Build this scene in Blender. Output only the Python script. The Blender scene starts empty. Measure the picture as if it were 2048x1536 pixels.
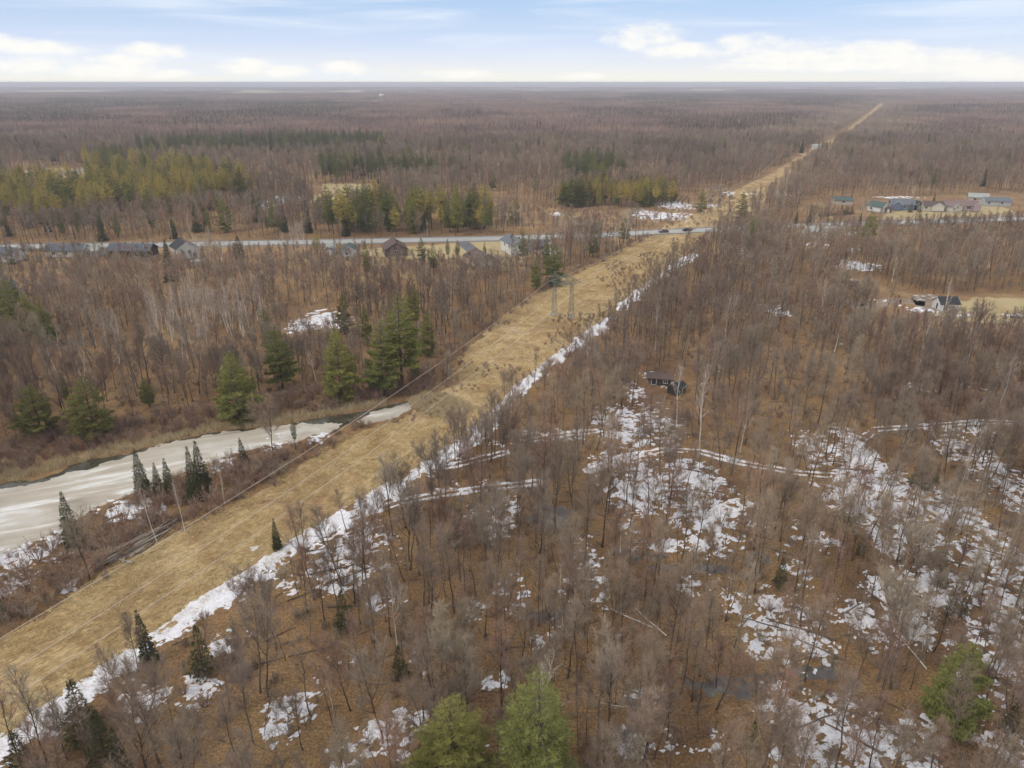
import bpy, math, random
import numpy as np
from mathutils import Vector, Matrix

sc = bpy.context.scene
C = sc.collection
R = math.radians

# ------------------------------------------------------------------ camera
FOC, HCAM, VHOR = 1422.0, 65.0, 164.5            # in pixels of the 2048 x 1536 photograph, metres
PITCH = math.atan((768 - VHOR) / FOC)
cam = bpy.data.objects.new('camera', bpy.data.cameras.new('camera'))
C.objects.link(cam)
cam.location = (0, 0, HCAM)
cam.rotation_euler = (R(90) - PITCH, 0, 0)
cam.data.sensor_width = 36
cam.data.lens = 36 * FOC / 2048
cam.data.clip_start = 0.5
cam.data.clip_end = 90000
sc.camera = cam

def ray(u, v):
    x = (u - 1024) / FOC; y = (768 - v) / FOC
    return (x, math.cos(PITCH) + y * math.sin(PITCH), -math.sin(PITCH) + y * math.cos(PITCH))
def at(u, v, z=0.0):
    d = ray(u, v); t = (z - HCAM) / d[2]
    return d[0] * t, d[1] * t
def proj(X, Y, Z):
    z = Z - HCAM; cp, sp = math.cos(PITCH), math.sin(PITCH)
    fw = Y * cp - z * sp; up = Y * sp + z * cp
    return 1024 + FOC * X / fw, 768 - FOC * up / fw
def height_at(u, vb, vt):                          # height of a thing standing at (u, vb) whose top shows at vt
    X, Y = at(u, vb)
    x = np.arange(0.5, 45, 0.1)
    return float(x[np.argmin(np.abs(proj(X, Y, x)[1] - vt))])

# ------------------------------------------------------------------ world, sun, exposure
SUN_EL, SUN_AZ = 44.0, -128.0                      # azimuth clockwise from +Y
w = bpy.data.worlds.new('World'); sc.world = w; w.use_nodes = True
nt = w.node_tree; nt.nodes.clear()
def wn(kind, **kw):
    n = nt.nodes.new(kind)
    for k, v in kw.items(): setattr(n, k, v)
    return n
def wl(a, b): nt.links.new(a, b)
def wmath(op, a, b=None, c=None, clamp=False):
    n = wn('ShaderNodeMath', operation=op, use_clamp=clamp)
    for i, x in enumerate((a, b, c)):
        if x is None: continue
        if isinstance(x, (int, float)): n.inputs[i].default_value = x
        else: wl(x, n.inputs[i])
    return n.outputs[0]
def wmix(f, a, b):
    n = wn('ShaderNodeMix', data_type='RGBA')
    if isinstance(f, (int, float)): n.inputs['Factor'].default_value = f
    else: wl(f, n.inputs['Factor'])
    for k, x in ((6, a), (7, b)):
        if isinstance(x, tuple): n.inputs[k].default_value = (*x, 1)
        else: wl(x, n.inputs[k])
    return n.outputs[2]
sky = wn('ShaderNodeTexSky', sky_type='NISHITA', sun_disc=False)
sky.sun_elevation = R(SUN_EL); sky.sun_rotation = R(SUN_AZ)
sky.altitude = 100; sky.air_density = 1.0; sky.dust_density = 1.2; sky.ozone_density = 1.5
tc = wn('ShaderNodeTexCoord')
sep = wn('ShaderNodeSeparateXYZ'); wl(tc.outputs['Generated'], sep.inputs[0])
az = wmath('MULTIPLY', wmath('ARCTAN2', sep.outputs[0], sep.outputs[1]), 57.2958)
el = wmath('MULTIPLY', wmath('ARCSINE', sep.outputs[2]), 57.2958)
cmb = wn('ShaderNodeCombineXYZ'); wl(az, cmb.inputs[0]); wl(wmath('MULTIPLY', el, 2.1), cmb.inputs[1])
def wnoise(vec, scale, detail, rough=0.55, dist=0.0):
    n = wn('ShaderNodeTexNoise'); wl(vec, n.inputs['Vector'])
    n.inputs['Scale'].default_value = scale; n.inputs['Detail'].default_value = detail
    n.inputs['Roughness'].default_value = rough; n.inputs['Distortion'].default_value = dist
    return n.outputs['Fac']
n_edge = wnoise(cmb.outputs[0], 0.55, 5, 0.62)
n_big = wnoise(cmb.outputs[0], 0.11, 1)
# cumulus heaps: (u, v, half width, half height) in the photograph, turned into directions in the sky
CUM = [(1295, 76, 78, 26), (1370, 100, 90, 17), (1500, 92, 70, 20), (1590, 108, 130, 24), (1740, 104, 120, 20), (1850, 122, 130, 24), (1990, 138, 110, 22),
       (300, 104, 62, 17), (255, 122, 80, 12), (70, 96, 100, 13), (5, 86, 60, 16), (70, 130, 85, 16), (220, 140, 110, 15), (330, 148, 60, 9),
       (500, 134, 62, 15), (560, 142, 60, 12), (685, 136, 52, 13), (915, 148, 62, 9), (1165, 153, 50, 8), (1720, 132, 300, 10)]
tot = None
pos = wn('ShaderNodeCombineXYZ'); wl(az, pos.inputs[0]); wl(el, pos.inputs[1])
for (u, v, hw, hh) in CUM:
    d = ray(u, v); L = math.sqrt(sum(x * x for x in d))
    a0 = math.degrees(math.atan2(d[0], d[1])); e0 = math.degrees(math.asin(d[2] / L))
    wa = math.degrees(hw / FOC) * 1.02 * math.cos(R(a0)) ** 1.2; we = math.degrees(hh / FOC) * math.cos(R(a0)) ** .5
    ma = wn('ShaderNodeVectorMath', operation='MULTIPLY_ADD'); wl(pos.outputs[0], ma.inputs[0])
    ma.inputs[1].default_value = (1 / wa, 1 / we, 0); ma.inputs[2].default_value = (-a0 / wa, -e0 / we, 0)
    dp = wn('ShaderNodeVectorMath', operation='DOT_PRODUCT'); wl(ma.outputs[0], dp.inputs[0]); wl(ma.outputs[0], dp.inputs[1])
    tot = dp.outputs['Value'] if tot is None else wmath('MINIMUM', tot, dp.outputs['Value'])
tot = wmath('SUBTRACT', 1.0, wmath('MULTIPLY', tot, 0.62), clamp=True)
# denser cloud added out of view, all round and above, to whiten the light
az_out = wmath('GREATER_THAN', wmath('ABSOLUTE', az), 41.0)
hi_out = wmath('GREATER_THAN', el, 7.5)
out = wmath('MAXIMUM', az_out, hi_out)
gen = wmath('MULTIPLY', wmath('MULTIPLY', wmath('SUBTRACT', n_big, 0.28), 5.0, clamp=True), out)
tot = wmath('MAXIMUM', tot, gen)
dens = wmath('ADD', wmath('MULTIPLY', tot, 1.25), wmath('MULTIPLY', wmath('SUBTRACT', n_edge, 0.5), 2.3))
mask = wn('ShaderNodeMapRange', interpolation_type='SMOOTHSTEP'); wl(dens, mask.inputs['Value'])
mask.inputs['From Min'].default_value = 0.22; mask.inputs['From Max'].default_value = 1.45
mask.inputs['To Max'].default_value = 0.9
# thin cirrus streaks
mp = wn('ShaderNodeMapping'); wl(cmb.outputs[0], mp.inputs['Vector'])
mp.inputs['Scale'].default_value = (0.055, 0.34, 1); mp.inputs['Rotation'].default_value = (0, 0, R(7))
n_ci = wnoise(mp.outputs[0], 1.0, 3, 0.5, 0.6)
ci = wn('ShaderNodeMapRange', interpolation_type='SMOOTHSTEP'); wl(n_ci, ci.inputs['Value'])
ci.inputs['From Min'].default_value = 0.44; ci.inputs['From Max'].default_value = 0.74; ci.inputs['To Max'].default_value = 0.72
# clear sky: the Nishita sky, paled towards the horizon as moist spring air does
SKYK = 0.105
veil = wn('ShaderNodeMapRange', interpolation_type='SMOOTHERSTEP'); wl(el, veil.inputs['Value'])
veil.inputs['From Min'].default_value = -0.5; veil.inputs['From Max'].default_value = 7.0
veil.inputs['To Min'].default_value = 0.97; veil.inputs['To Max'].default_value = 0.0
haze_col = wmix(wmath('MULTIPLY', wmath('SUBTRACT', el, 0.2), 0.42, clamp=True), (7.7, 7.55, 6.9), (6.2, 6.75, 8.1))
blue = wmix(0.7, sky.outputs[0], (3.5, 5.1, 7.9))
clear = wmix(veil.outputs[0], blue, haze_col)
c1 = wmix(ci.outputs[0], clear, (6.6, 7.2, 8.1))
c2 = wmix(mask.outputs[0], c1, (8.2, 8.05, 7.6))
bg = wn('ShaderNodeBackground'); wl(c2, bg.inputs[0]); bg.inputs[1].default_value = SKYK
wo = wn('ShaderNodeOutputWorld'); wl(bg.outputs[0], wo.inputs[0])

w.cycles.sampling_method = 'MANUAL'; w.cycles.sample_map_resolution = 256

sun = bpy.data.lights.new('sun', 'SUN'); sun.energy = 1.4; sun.angle = R(20); sun.color = (1.0, 0.94, 0.85)
so = bpy.data.objects.new('sun', sun); C.objects.link(so)
sd = Vector((math.sin(R(SUN_AZ)) * math.cos(R(SUN_EL)), math.cos(R(SUN_AZ)) * math.cos(R(SUN_EL)), math.sin(R(SUN_EL))))
so.rotation_euler = sd.to_track_quat('Z', 'Y').to_euler()
so.location = (-60, -60, 120)

vs = sc.view_settings
vs.view_transform = 'Standard'; vs.look = 'None'; vs.gamma = 1.0; vs.use_curve_mapping = False
vs.exposure = 0.26
cy = sc.cycles
cy.max_bounces = 2; cy.diffuse_bounces = 1; cy.glossy_bounces = 1; cy.transmission_bounces = 1
cy.use_light_tree = False
cy.adaptive_threshold = 0.035
cy.volume_bounces = 0; cy.transparent_max_bounces = 4; cy.caustics_reflective = False; cy.caustics_refractive = False
cy.use_denoising = True
sc.render.use_persistent_data = False

# ------------------------------------------------------------------ small maths
rnd = random.Random(7)
NR = np.random.default_rng(11)
def _hash(ix, iy, seed):
    h = (ix.astype(np.int64) * 374761393 + iy.astype(np.int64) * 668265263 + seed * 1274126177) & 0x7fffffff
    h = ((h ^ (h >> 13)) * 1103515245 + 12345) & 0x7fffffff
    h = ((h ^ (h >> 16)) * 69069 + 1) & 0x7fffffff
    return (h % 100003) / 100003.0
def vnoise(x, y, seed=0):
    ix = np.floor(x); iy = np.floor(y); fx = x - ix; fy = y - iy
    fx = fx * fx * (3 - 2 * fx); fy = fy * fy * (3 - 2 * fy)
    a = _hash(ix, iy, seed); b = _hash(ix + 1, iy, seed); c = _hash(ix, iy + 1, seed); d = _hash(ix + 1, iy + 1, seed)
    return (a * (1 - fx) + b * fx) * (1 - fy) + (c * (1 - fx) + d * fx) * fy
def fbm(x, y, seed=0, octv=4, gain=0.55):
    x = np.asarray(x, float); y = np.asarray(y, float)
    t = 0.0; a = 1.0; s = 0.0
    for i in range(octv):
        t = t + a * (vnoise(x, y, seed + i * 17) - 0.5); s += a; a *= gain; x = x * 2.03 + 5.1; y = y * 2.03 + 1.7
    return t / s * 2                                   # about -1 .. 1
def px_poly(pts): return np.array([at(u, v) for u, v in pts])
def seg_dist(X, Y, P, closed=True):
    d = np.full(np.shape(X), 1e18)
    n = len(P)
    for i in range(n if closed else n - 1):
        ax, ay = P[i]; bx, by = P[(i + 1) % n]
        dx, dy = bx - ax, by - ay; l2 = dx * dx + dy * dy + 1e-9
        t = np.clip(((X - ax) * dx + (Y - ay) * dy) / l2, 0, 1)
        d = np.minimum(d, (X - ax - t * dx) ** 2 + (Y - ay - t * dy) ** 2)
    return np.sqrt(d)
def inside(X, Y, P):
    r = np.zeros(np.shape(X), bool); n = len(P); j = n - 1
    for i in range(n):
        xi, yi = P[i]; xj, yj = P[j]
        if yi != yj:
            r ^= ((yi > Y) != (yj > Y)) & (X < (xj - xi) * (Y - yi) / (yj - yi) + xi)
        j = i
    return r
def sdf(X, Y, P):                                     # positive inside, metres
    return np.where(inside(X, Y, P), 1.0, -1.0) * seg_dist(X, Y, P)

# ------------------------------------------------------------------ materials
def mat(name, rough=0.85, spec=0.2):
    m = bpy.data.materials.new(name); m.use_nodes = True
    b = m.node_tree.nodes['Principled BSDF']
    b.inputs['Roughness'].default_value = rough
    b.inputs['Specular IOR Level'].default_value = spec
    return m, m.node_tree, b
def N(t, kind, **kw):
    n = t.nodes.new(kind)
    for k, v in kw.items(): setattr(n, k, v)
    return n
def noise(t, vec, scale, detail=4, rough=0.6, dist=0.0):
    n = N(t, 'ShaderNodeTexNoise')
    n.inputs['Scale'].default_value = scale; n.inputs['Detail'].default_value = detail
    n.inputs['Roughness'].default_value = rough; n.inputs['Distortion'].default_value = dist
    if vec is not None: t.links.new(vec, n.inputs['Vector'])
    return n.outputs['Fac']
def ramp(t, fac, stops, interp='LINEAR'):
    n = N(t, 'ShaderNodeValToRGB'); cr = n.color_ramp; cr.interpolation = interp
    while len(cr.elements) < len(stops): cr.elements.new(0.5)
    for e, (p, c) in zip(cr.elements, stops):
        e.position = p; e.color = (*c, 1) if len(c) == 3 else c
    t.links.new(fac, n.inputs[0])
    return n.outputs[0]
def mixc(t, f, a, b, blend='MIX'):
    n = N(t, 'ShaderNodeMix', data_type='RGBA', blend_type=blend)
    if isinstance(f, (int, float)): n.inputs['Factor'].default_value = f
    else: t.links.new(f, n.inputs['Factor'])
    for k, x in ((6, a), (7, b)):
        if isinstance(x, tuple): n.inputs[k].default_value = (*x, 1)
        else: t.links.new(x, n.inputs[k])
    return n.outputs[2]
def mth(t, op, a, b=None, clamp=False):
    n = N(t, 'ShaderNodeMath', operation=op, use_clamp=clamp)
    for i, x in enumerate((a, b)):
        if x is None: continue
        if isinstance(x, (int, float)): n.inputs[i].default_value = x
        else: t.links.new(x, n.inputs[i])
    return n.outputs[0]
def wpos(t): return N(t, 'ShaderNodeNewGeometry').outputs['Position']
def stretched(t, vec, rotz, scale):
    m = N(t, 'ShaderNodeMapping'); t.links.new(vec, m.inputs['Vector'])
    m.vector_type = 'TEXTURE'                       # x runs along rotz
    m.inputs['Rotation'].default_value = (0, 0, rotz); m.inputs['Scale'].default_value = tuple(1 / s for s in scale)
    return m.outputs[0]
def bump(t, b, h, strength, dist=0.1):
    n = N(t, 'ShaderNodeBump'); n.inputs['Strength'].default_value = strength; n.inputs['Distance'].default_value = dist
    t.links.new(h, n.inputs['Height']); t.links.new(n.outputs[0], b.inputs['Normal'])
def plain(name, col, rough=0.7, spec=0.25, var=0.18, scale=1.5, metal=0.0):
    m, t, b = mat(name, rough, spec)
    f = noise(t, N(t, 'ShaderNodeTexCoord').outputs['Object'], scale, 5, 0.65)
    lo = tuple(c * (1 - var) for c in col); hi = tuple(min(1, c * (1 + var)) for c in col)
    t.links.new(ramp(t, f, [(0.3, lo), (0.7, hi)]), b.inputs['Base Color'])
    b.inputs['Metallic'].default_value = metal
    return m
M = {}
def tree_mat(key, cols, rough=0.9, stand=0.35):
    """bark / twig / needle colour: differs from tree to tree and from stand to stand"""
    m, t, b = mat(key, rough, 0.12)
    oi = N(t, 'ShaderNodeObjectInfo').outputs['Random']
    n = len(cols)
    c = ramp(t, oi, [((i + 0.5) / n, x) for i, x in enumerate(cols)])
    p = wpos(t)
    f = noise(t, p, 0.022, 2)
    c = mixc(t, mth(t, 'MULTIPLY', mth(t, 'SUBTRACT', f, 0.38, True), 2.2 * stand, True), c, cols[-1])
    w2 = noise(t, p, 0.011, 3, .6)
    c = mixc(t, 1.0, c, ramp(t, w2, [(0.34, (0.70, 0.66, 0.64)), (0.5, (1, 1, 1)), (0.66, (1.28, 1.22, 1.12))]), 'MULTIPLY')
    g = noise(t, p, 1.3, 3)
    c = mixc(t, 1.0, c, ramp(t, g, [(0.3, (0.75, 0.75, 0.75)), (0.72, (1.25, 1.25, 1.25))]), 'MULTIPLY')
    t.links.new(c, b.inputs['Base Color'])
    M[key] = m
tree_mat('bark', [(0.075, 0.052, 0.038), (0.12, 0.092, 0.07), (0.09, 0.062, 0.044), (0.16, 0.13, 0.105)])
tree_mat('twig', [(0.28, 0.21, 0.16), (0.40, 0.335, 0.26), (0.28, 0.20, 0.16), (0.35, 0.285, 0.205), (0.26, 0.205, 0.17), (0.31, 0.23, 0.175)])
tree_mat('twig_red', [(0.32, 0.205, 0.155), (0.28, 0.18, 0.14), (0.35, 0.235, 0.175)])
tree_mat('twig_pale', [(0.44, 0.36, 0.26), (0.39, 0.31, 0.23), (0.48, 0.40, 0.29)])
tree_mat('birch_bark', [(0.72, 0.66, 0.60), (0.66, 0.60, 0.54), (0.76, 0.71, 0.66)])
tree_mat('birch_twig', [(0.44, 0.35, 0.29), (0.40, 0.31, 0.26), (0.48, 0.40, 0.33)])
tree_mat('pine_needle', [(0.245, 0.245, 0.07), (0.20, 0.215, 0.066), (0.31, 0.29, 0.08), (0.22, 0.23, 0.07)], 0.7)
tree_mat('pine_needle_yellow', [(0.46, 0.365, 0.09), (0.38, 0.33, 0.09), (0.52, 0.39, 0.095)], 0.7)
tree_mat('spruce_needle', [(0.060, 0.075, 0.030), (0.070, 0.085, 0.034), (0.080, 0.092, 0.038)], 0.7)
tree_mat('dark_pine_needle', [(0.115, 0.135, 0.052), (0.14, 0.155, 0.058), (0.17, 0.175, 0.062)], 0.7)
tree_mat('cedar_needle', [(0.13, 0.125, 0.055), (0.11, 0.115, 0.055)], 0.7)
tree_mat('reed', [(0.62, 0.49, 0.29), (0.68, 0.55, 0.34), (0.55, 0.42, 0.24)])
tree_mat('tuft', [(0.58, 0.44, 0.21), (0.64, 0.50, 0.27), (0.48, 0.34, 0.15)])
tree_mat('dead_wood', [(0.20, 0.155, 0.12), (0.12, 0.09, 0.068), (0.16, 0.12, 0.095)])
tree_mat('stripped_wood', [(0.40, 0.33, 0.275), (0.30, 0.25, 0.21), (0.20, 0.165, 0.145), (0.44, 0.36, 0.28)])

# leaf litter of the wood floor; farm land a long way off
m, t, b = mat('leaf_litter', 0.95, 0.1)
p = wpos(t)
n1 = noise(t, p, 0.045, 5, 0.6); n2 = noise(t, p, 0.45, 6, 0.72); n3 = noise(t, p, 3.2, 4, 0.8); n4 = noise(t, p, 0.16, 4, 0.65, 0.8)
c = ramp(t, n1, [(0.30, (0.17, 0.095, 0.052)), (0.5, (0.28, 0.165, 0.078)), (0.70, (0.38, 0.245, 0.12))])
c = mixc(t, mth(t, 'MULTIPLY', mth(t, 'SUBTRACT', n2, 0.47, True), 3.4, True), c, (0.145, 0.092, 0.062))
c = mixc(t, mth(t, 'MULTIPLY', mth(t, 'SUBTRACT', n4, 0.54, True), 5.0, True), c, (0.19, 0.135, 0.10))
c = mixc(t, 1.0, c, ramp(t, n3, [(0.34, (0.45, 0.45, 0.45)), (0.5, (1.0, 1.0, 1.0)), (0.66, (1.6, 1.55, 1.45))]), 'MULTIPLY')
ln = N(t, 'ShaderNodeVectorMath', operation='LENGTH'); t.links.new(p, ln.inputs[0])
fs = stretched(t, p, 0.25, (0.00022, 0.00075, 1.0))
vo = N(t, 'ShaderNodeTexVoronoi'); vo.inputs['Scale'].default_value = 3.2; t.links.new(fs, vo.inputs['Vector'])
sepc = N(t, 'ShaderNodeSeparateColor'); t.links.new(vo.outputs['Color'], sepc.inputs[0])
land = ramp(t, sepc.outputs[0], [(0.0, (0.10, 0.085, 0.075)), (0.44, (0.12, 0.10, 0.085)), (0.46, (0.34, 0.27, 0.17)), (0.66, (0.42, 0.36, 0.27)), (0.68, (0.20, 0.21, 0.11)), (0.82, (0.48, 0.44, 0.38)), (0.84, (0.11, 0.095, 0.085)), (1.0, (0.11, 0.095, 0.085))])
far = mth(t, 'MULTIPLY', mth(t, 'SUBTRACT', ln.outputs['Value'], 4700.0), 0.002, True)
c = mixc(t, far, c, land)
t.links.new(c, b.inputs['Base Color']); bump(t, b, n3, 0.8, 0.25)
M['litter'] = m

# dry mown grass of the power line strip
m, t, b = mat('dry_grass', 0.95, 0.1)
p = wpos(t)
g1 = noise(t, stretched(t, p, R(62), (0.03, 0.6, 1)), 1.0, 5, 0.65)
g2 = noise(t, p, 0.13, 5, 0.65, 0.8); g3 = noise(t, stretched(t, p, R(50), (0.9, 2.6, 1)), 1.0, 5, 0.75, 1.2); g4 = noise(t, p, 0.5, 5, 0.7, 1.0)
c = ramp(t, g2, [(0.34, (0.33, 0.205, 0.095)), (0.46, (0.45, 0.305, 0.145)), (0.58, (0.54, 0.39, 0.205)), (0.70, (0.42, 0.28, 0.13))])
c = mixc(t, mth(t, 'MULTIPLY', mth(t, 'SUBTRACT', g1, 0.5, True), 3.6, True), c, (0.60, 0.48, 0.28))
c = mixc(t, mth(t, 'MULTIPLY', mth(t, 'SUBTRACT', g4, 0.52, True), 4.0, True), c, (0.30, 0.195, 0.095))
c = mixc(t, mth(t, 'MULTIPLY', mth(t, 'SUBTRACT', noise(t, p, 0.06, 5, 0.68, 0.8), 0.49, True), 5.0, True), c, (0.27, 0.16, 0.085))
c = mixc(t, 1.0, c, ramp(t, g3, [(0.34, (0.55, 0.52, 0.48)), (0.5, (1, 1, 1)), (0.68, (1.4, 1.4, 1.4))]), 'MULTIPLY')
t.links.new(c, b.inputs['Base Color']); bump(t, b, g3, 0.9, 0.3)
M['grass'] = m

# lawn, meadow
m, t, b = mat('pale_meadow', 0.95, 0.1)
p = wpos(t)
g2 = noise(t, p, 0.09, 5, 0.6); g3 = noise(t, p, 1.6, 4, 0.7)
c = ramp(t, g2, [(0.34, (0.36, 0.265, 0.13)), (0.55, (0.46, 0.36, 0.20)), (0.7, (0.40, 0.33, 0.155))])
c = mixc(t, 1.0, c, ramp(t, g3, [(0.3, (0.75, 0.75, 0.75)), (0.7, (1.2, 1.2, 1.2))]), 'MULTIPLY')
t.links.new(c, b.inputs['Base Color'])
M['meadow'] = m
m, t, b = mat('scrub_ground', 0.95, 0.1)
p = wpos(t)
g2 = noise(t, p, 0.07, 5, 0.62); g3 = noise(t, p, 1.2, 4, 0.7)
c = ramp(t, g2, [(0.3, (0.20, 0.105, 0.065)), (0.5, (0.27, 0.165, 0.085)), (0.66, (0.36, 0.25, 0.12))])
c = mixc(t, 1.0, c, ramp(t, g3, [(0.3, (0.7, 0.7, 0.7)), (0.7, (1.25, 1.25, 1.25))]), 'MULTIPLY')
t.links.new(c, b.inputs['Base Color'])
M['scrub'] = m

# old snow
m, t, b = mat('old_snow', 0.75, 0.2)
p = wpos(t)
g = noise(t, p, 0.9, 5, 0.7); g2 = noise(t, p, 4.0, 4, 0.75)
c = ramp(t, g, [(0.25, (0.62, 0.58, 0.60)), (0.6, (0.84, 0.83, 0.86))])
c = mixc(t, mth(t, 'MULTIPLY', mth(t, 'SUBTRACT', g2, 0.53, True), 4.5, True), c, (0.36, 0.26, 0.20))
t.links.new(c, b.inputs['Base Color']); bump(t, b, g2, 0.35, 0.1)
M['snow'] = m

# rotten pond ice
m, t, b = mat('pond_ice', 0.5, 0.3)
p = wpos(t)
s1 = noise(t, stretched(t, p, R(24), (0.030, 0.22, 1)), 1.0, 5, 0.6, 0.8)
s2 = noise(t, stretched(t, p, R(24), (0.10, 0.55, 1)), 1.0, 6, 0.68, 1.5)
s3 = noise(t, p, 0.12, 4, 0.6)
c = ramp(t, s1, [(0.28, (0.25, 0.215, 0.17)), (0.42, (0.40, 0.345, 0.275)), (0.55, (0.49, 0.43, 0.35)), (0.66, (0.76, 0.745, 0.72))])
c = mixc(t, mth(t, 'MULTIPLY', mth(t, 'SUBTRACT', s2, 0.54, True), 4.2, True), c, (0.36, 0.32, 0.26))
c = mixc(t, mth(t, 'MULTIPLY', mth(t, 'SUBTRACT', s3, 0.52, True), 4.0, True), c, (0.60, 0.57, 0.52))
t.links.new(c, b.inputs['Base Color'])
M['ice'] = m
m, t, b = mat('pond_edge_water', 0.18, 0.5)
p = wpos(t)
c = ramp(t, noise(t, p, 0.4, 5), [(0.35, (0.035, 0.032, 0.02)), (0.7, (0.085, 0.078, 0.05))])
t.links.new(c, b.inputs['Base Color'])
M['water'] = m
m, t, b = mat('pool_ice', 0.35, 0.4)
p = wpos(t)
c = ramp(t, noise(t, p, 0.35, 6, 0.7), [(0.3, (0.07, 0.056, 0.045)), (0.52, (0.12, 0.10, 0.085)), (0.7, (0.26, 0.24, 0.22))])
t.links.new(c, b.inputs['Base Color'])
M['pool'] = m
# asphalt bleached by road salt, gravel
m, t, b = mat('salted_asphalt', 0.85, 0.2)
p = wpos(t)
c = ramp(t, noise(t, p, 0.5, 5), [(0.3, (0.33, 0.32, 0.31)), (0.7, (0.45, 0.44, 0.42))])
t.links.new(c, b.inputs['Base Color'])
M['road'] = m
M['shoulder'] = plain('gravel_shoulder', (0.21, 0.19, 0.175), 0.95, 0.1, 0.3, 0.8)
M['drive'] = plain('driveway_asphalt', (0.15, 0.145, 0.15), 0.9, 0.1, 0.25, 0.3)
M['dirt'] = plain('bare_earth', (0.27, 0.205, 0.15), 0.95, 0.1, 0.3, 0.25)
M['paint'] = plain('road_paint', (0.62, 0.56, 0.30), 0.8)
M['galv'] = plain('galvanised_steel', (0.30, 0.34, 0.34), 0.55, 0.4, 0.2, 2.0, 0.35)
M['wire'] = plain('conductor_aluminium', (0.72, 0.60, 0.54), 0.6, 0.4, 0.1, 0.5)
M['glassins'] = plain('insulator_glass', (0.30, 0.34, 0.33), 0.3, 0.5)
M['pole'] = plain('weathered_pole', (0.33, 0.28, 0.24), 0.9)
M['win'] = plain('window_glass', (0.03, 0.035, 0.045), 0.12, 0.6)
M['trim'] = plain('white_trim', (0.72, 0.71, 0.69), 0.6)
M['black'] = plain('dark_rubber', (0.02, 0.02, 0.022), 0.8)
M['concrete'] = plain('concrete_footing', (0.36, 0.34, 0.32), 0.9)
def shingle(name, col):
    m, t, b = mat(name, 0.9, 0.15)
    p = N(t, 'ShaderNodeTexCoord').outputs['Object']
    f = noise(t, stretched(t, p, 0, (1.0, 1.0, 6.0)), 2.2, 5, 0.7)
    c = ramp(t, f, [(0.3, tuple(x * 0.72 for x in col)), (0.7, tuple(x * 1.25 for x in col))])
    t.links.new(c, b.inputs['Base Color'])
    return m
def siding(name, col):
    m, t, b = mat(name, 0.7, 0.25)
    p = N(t, 'ShaderNodeTexCoord').outputs['Object']
    f = noise(t, p, 0.9, 4)
    c = ramp(t, f, [(0.3, tuple(x * 0.9 for x in col)), (0.7, tuple(min(1, x * 1.06) for x in col))])
    t.links.new(c, b.inputs['Base Color'])
    wv = N(t, 'ShaderNodeTexWave', bands_direction='Z', wave_profile='SAW'); wv.inputs['Scale'].default_value = 2.6
    t.links.new(p, wv.inputs['Vector']); bump(t, b, wv.outputs['Fac'], 0.5, 0.05)
    return m

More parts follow.
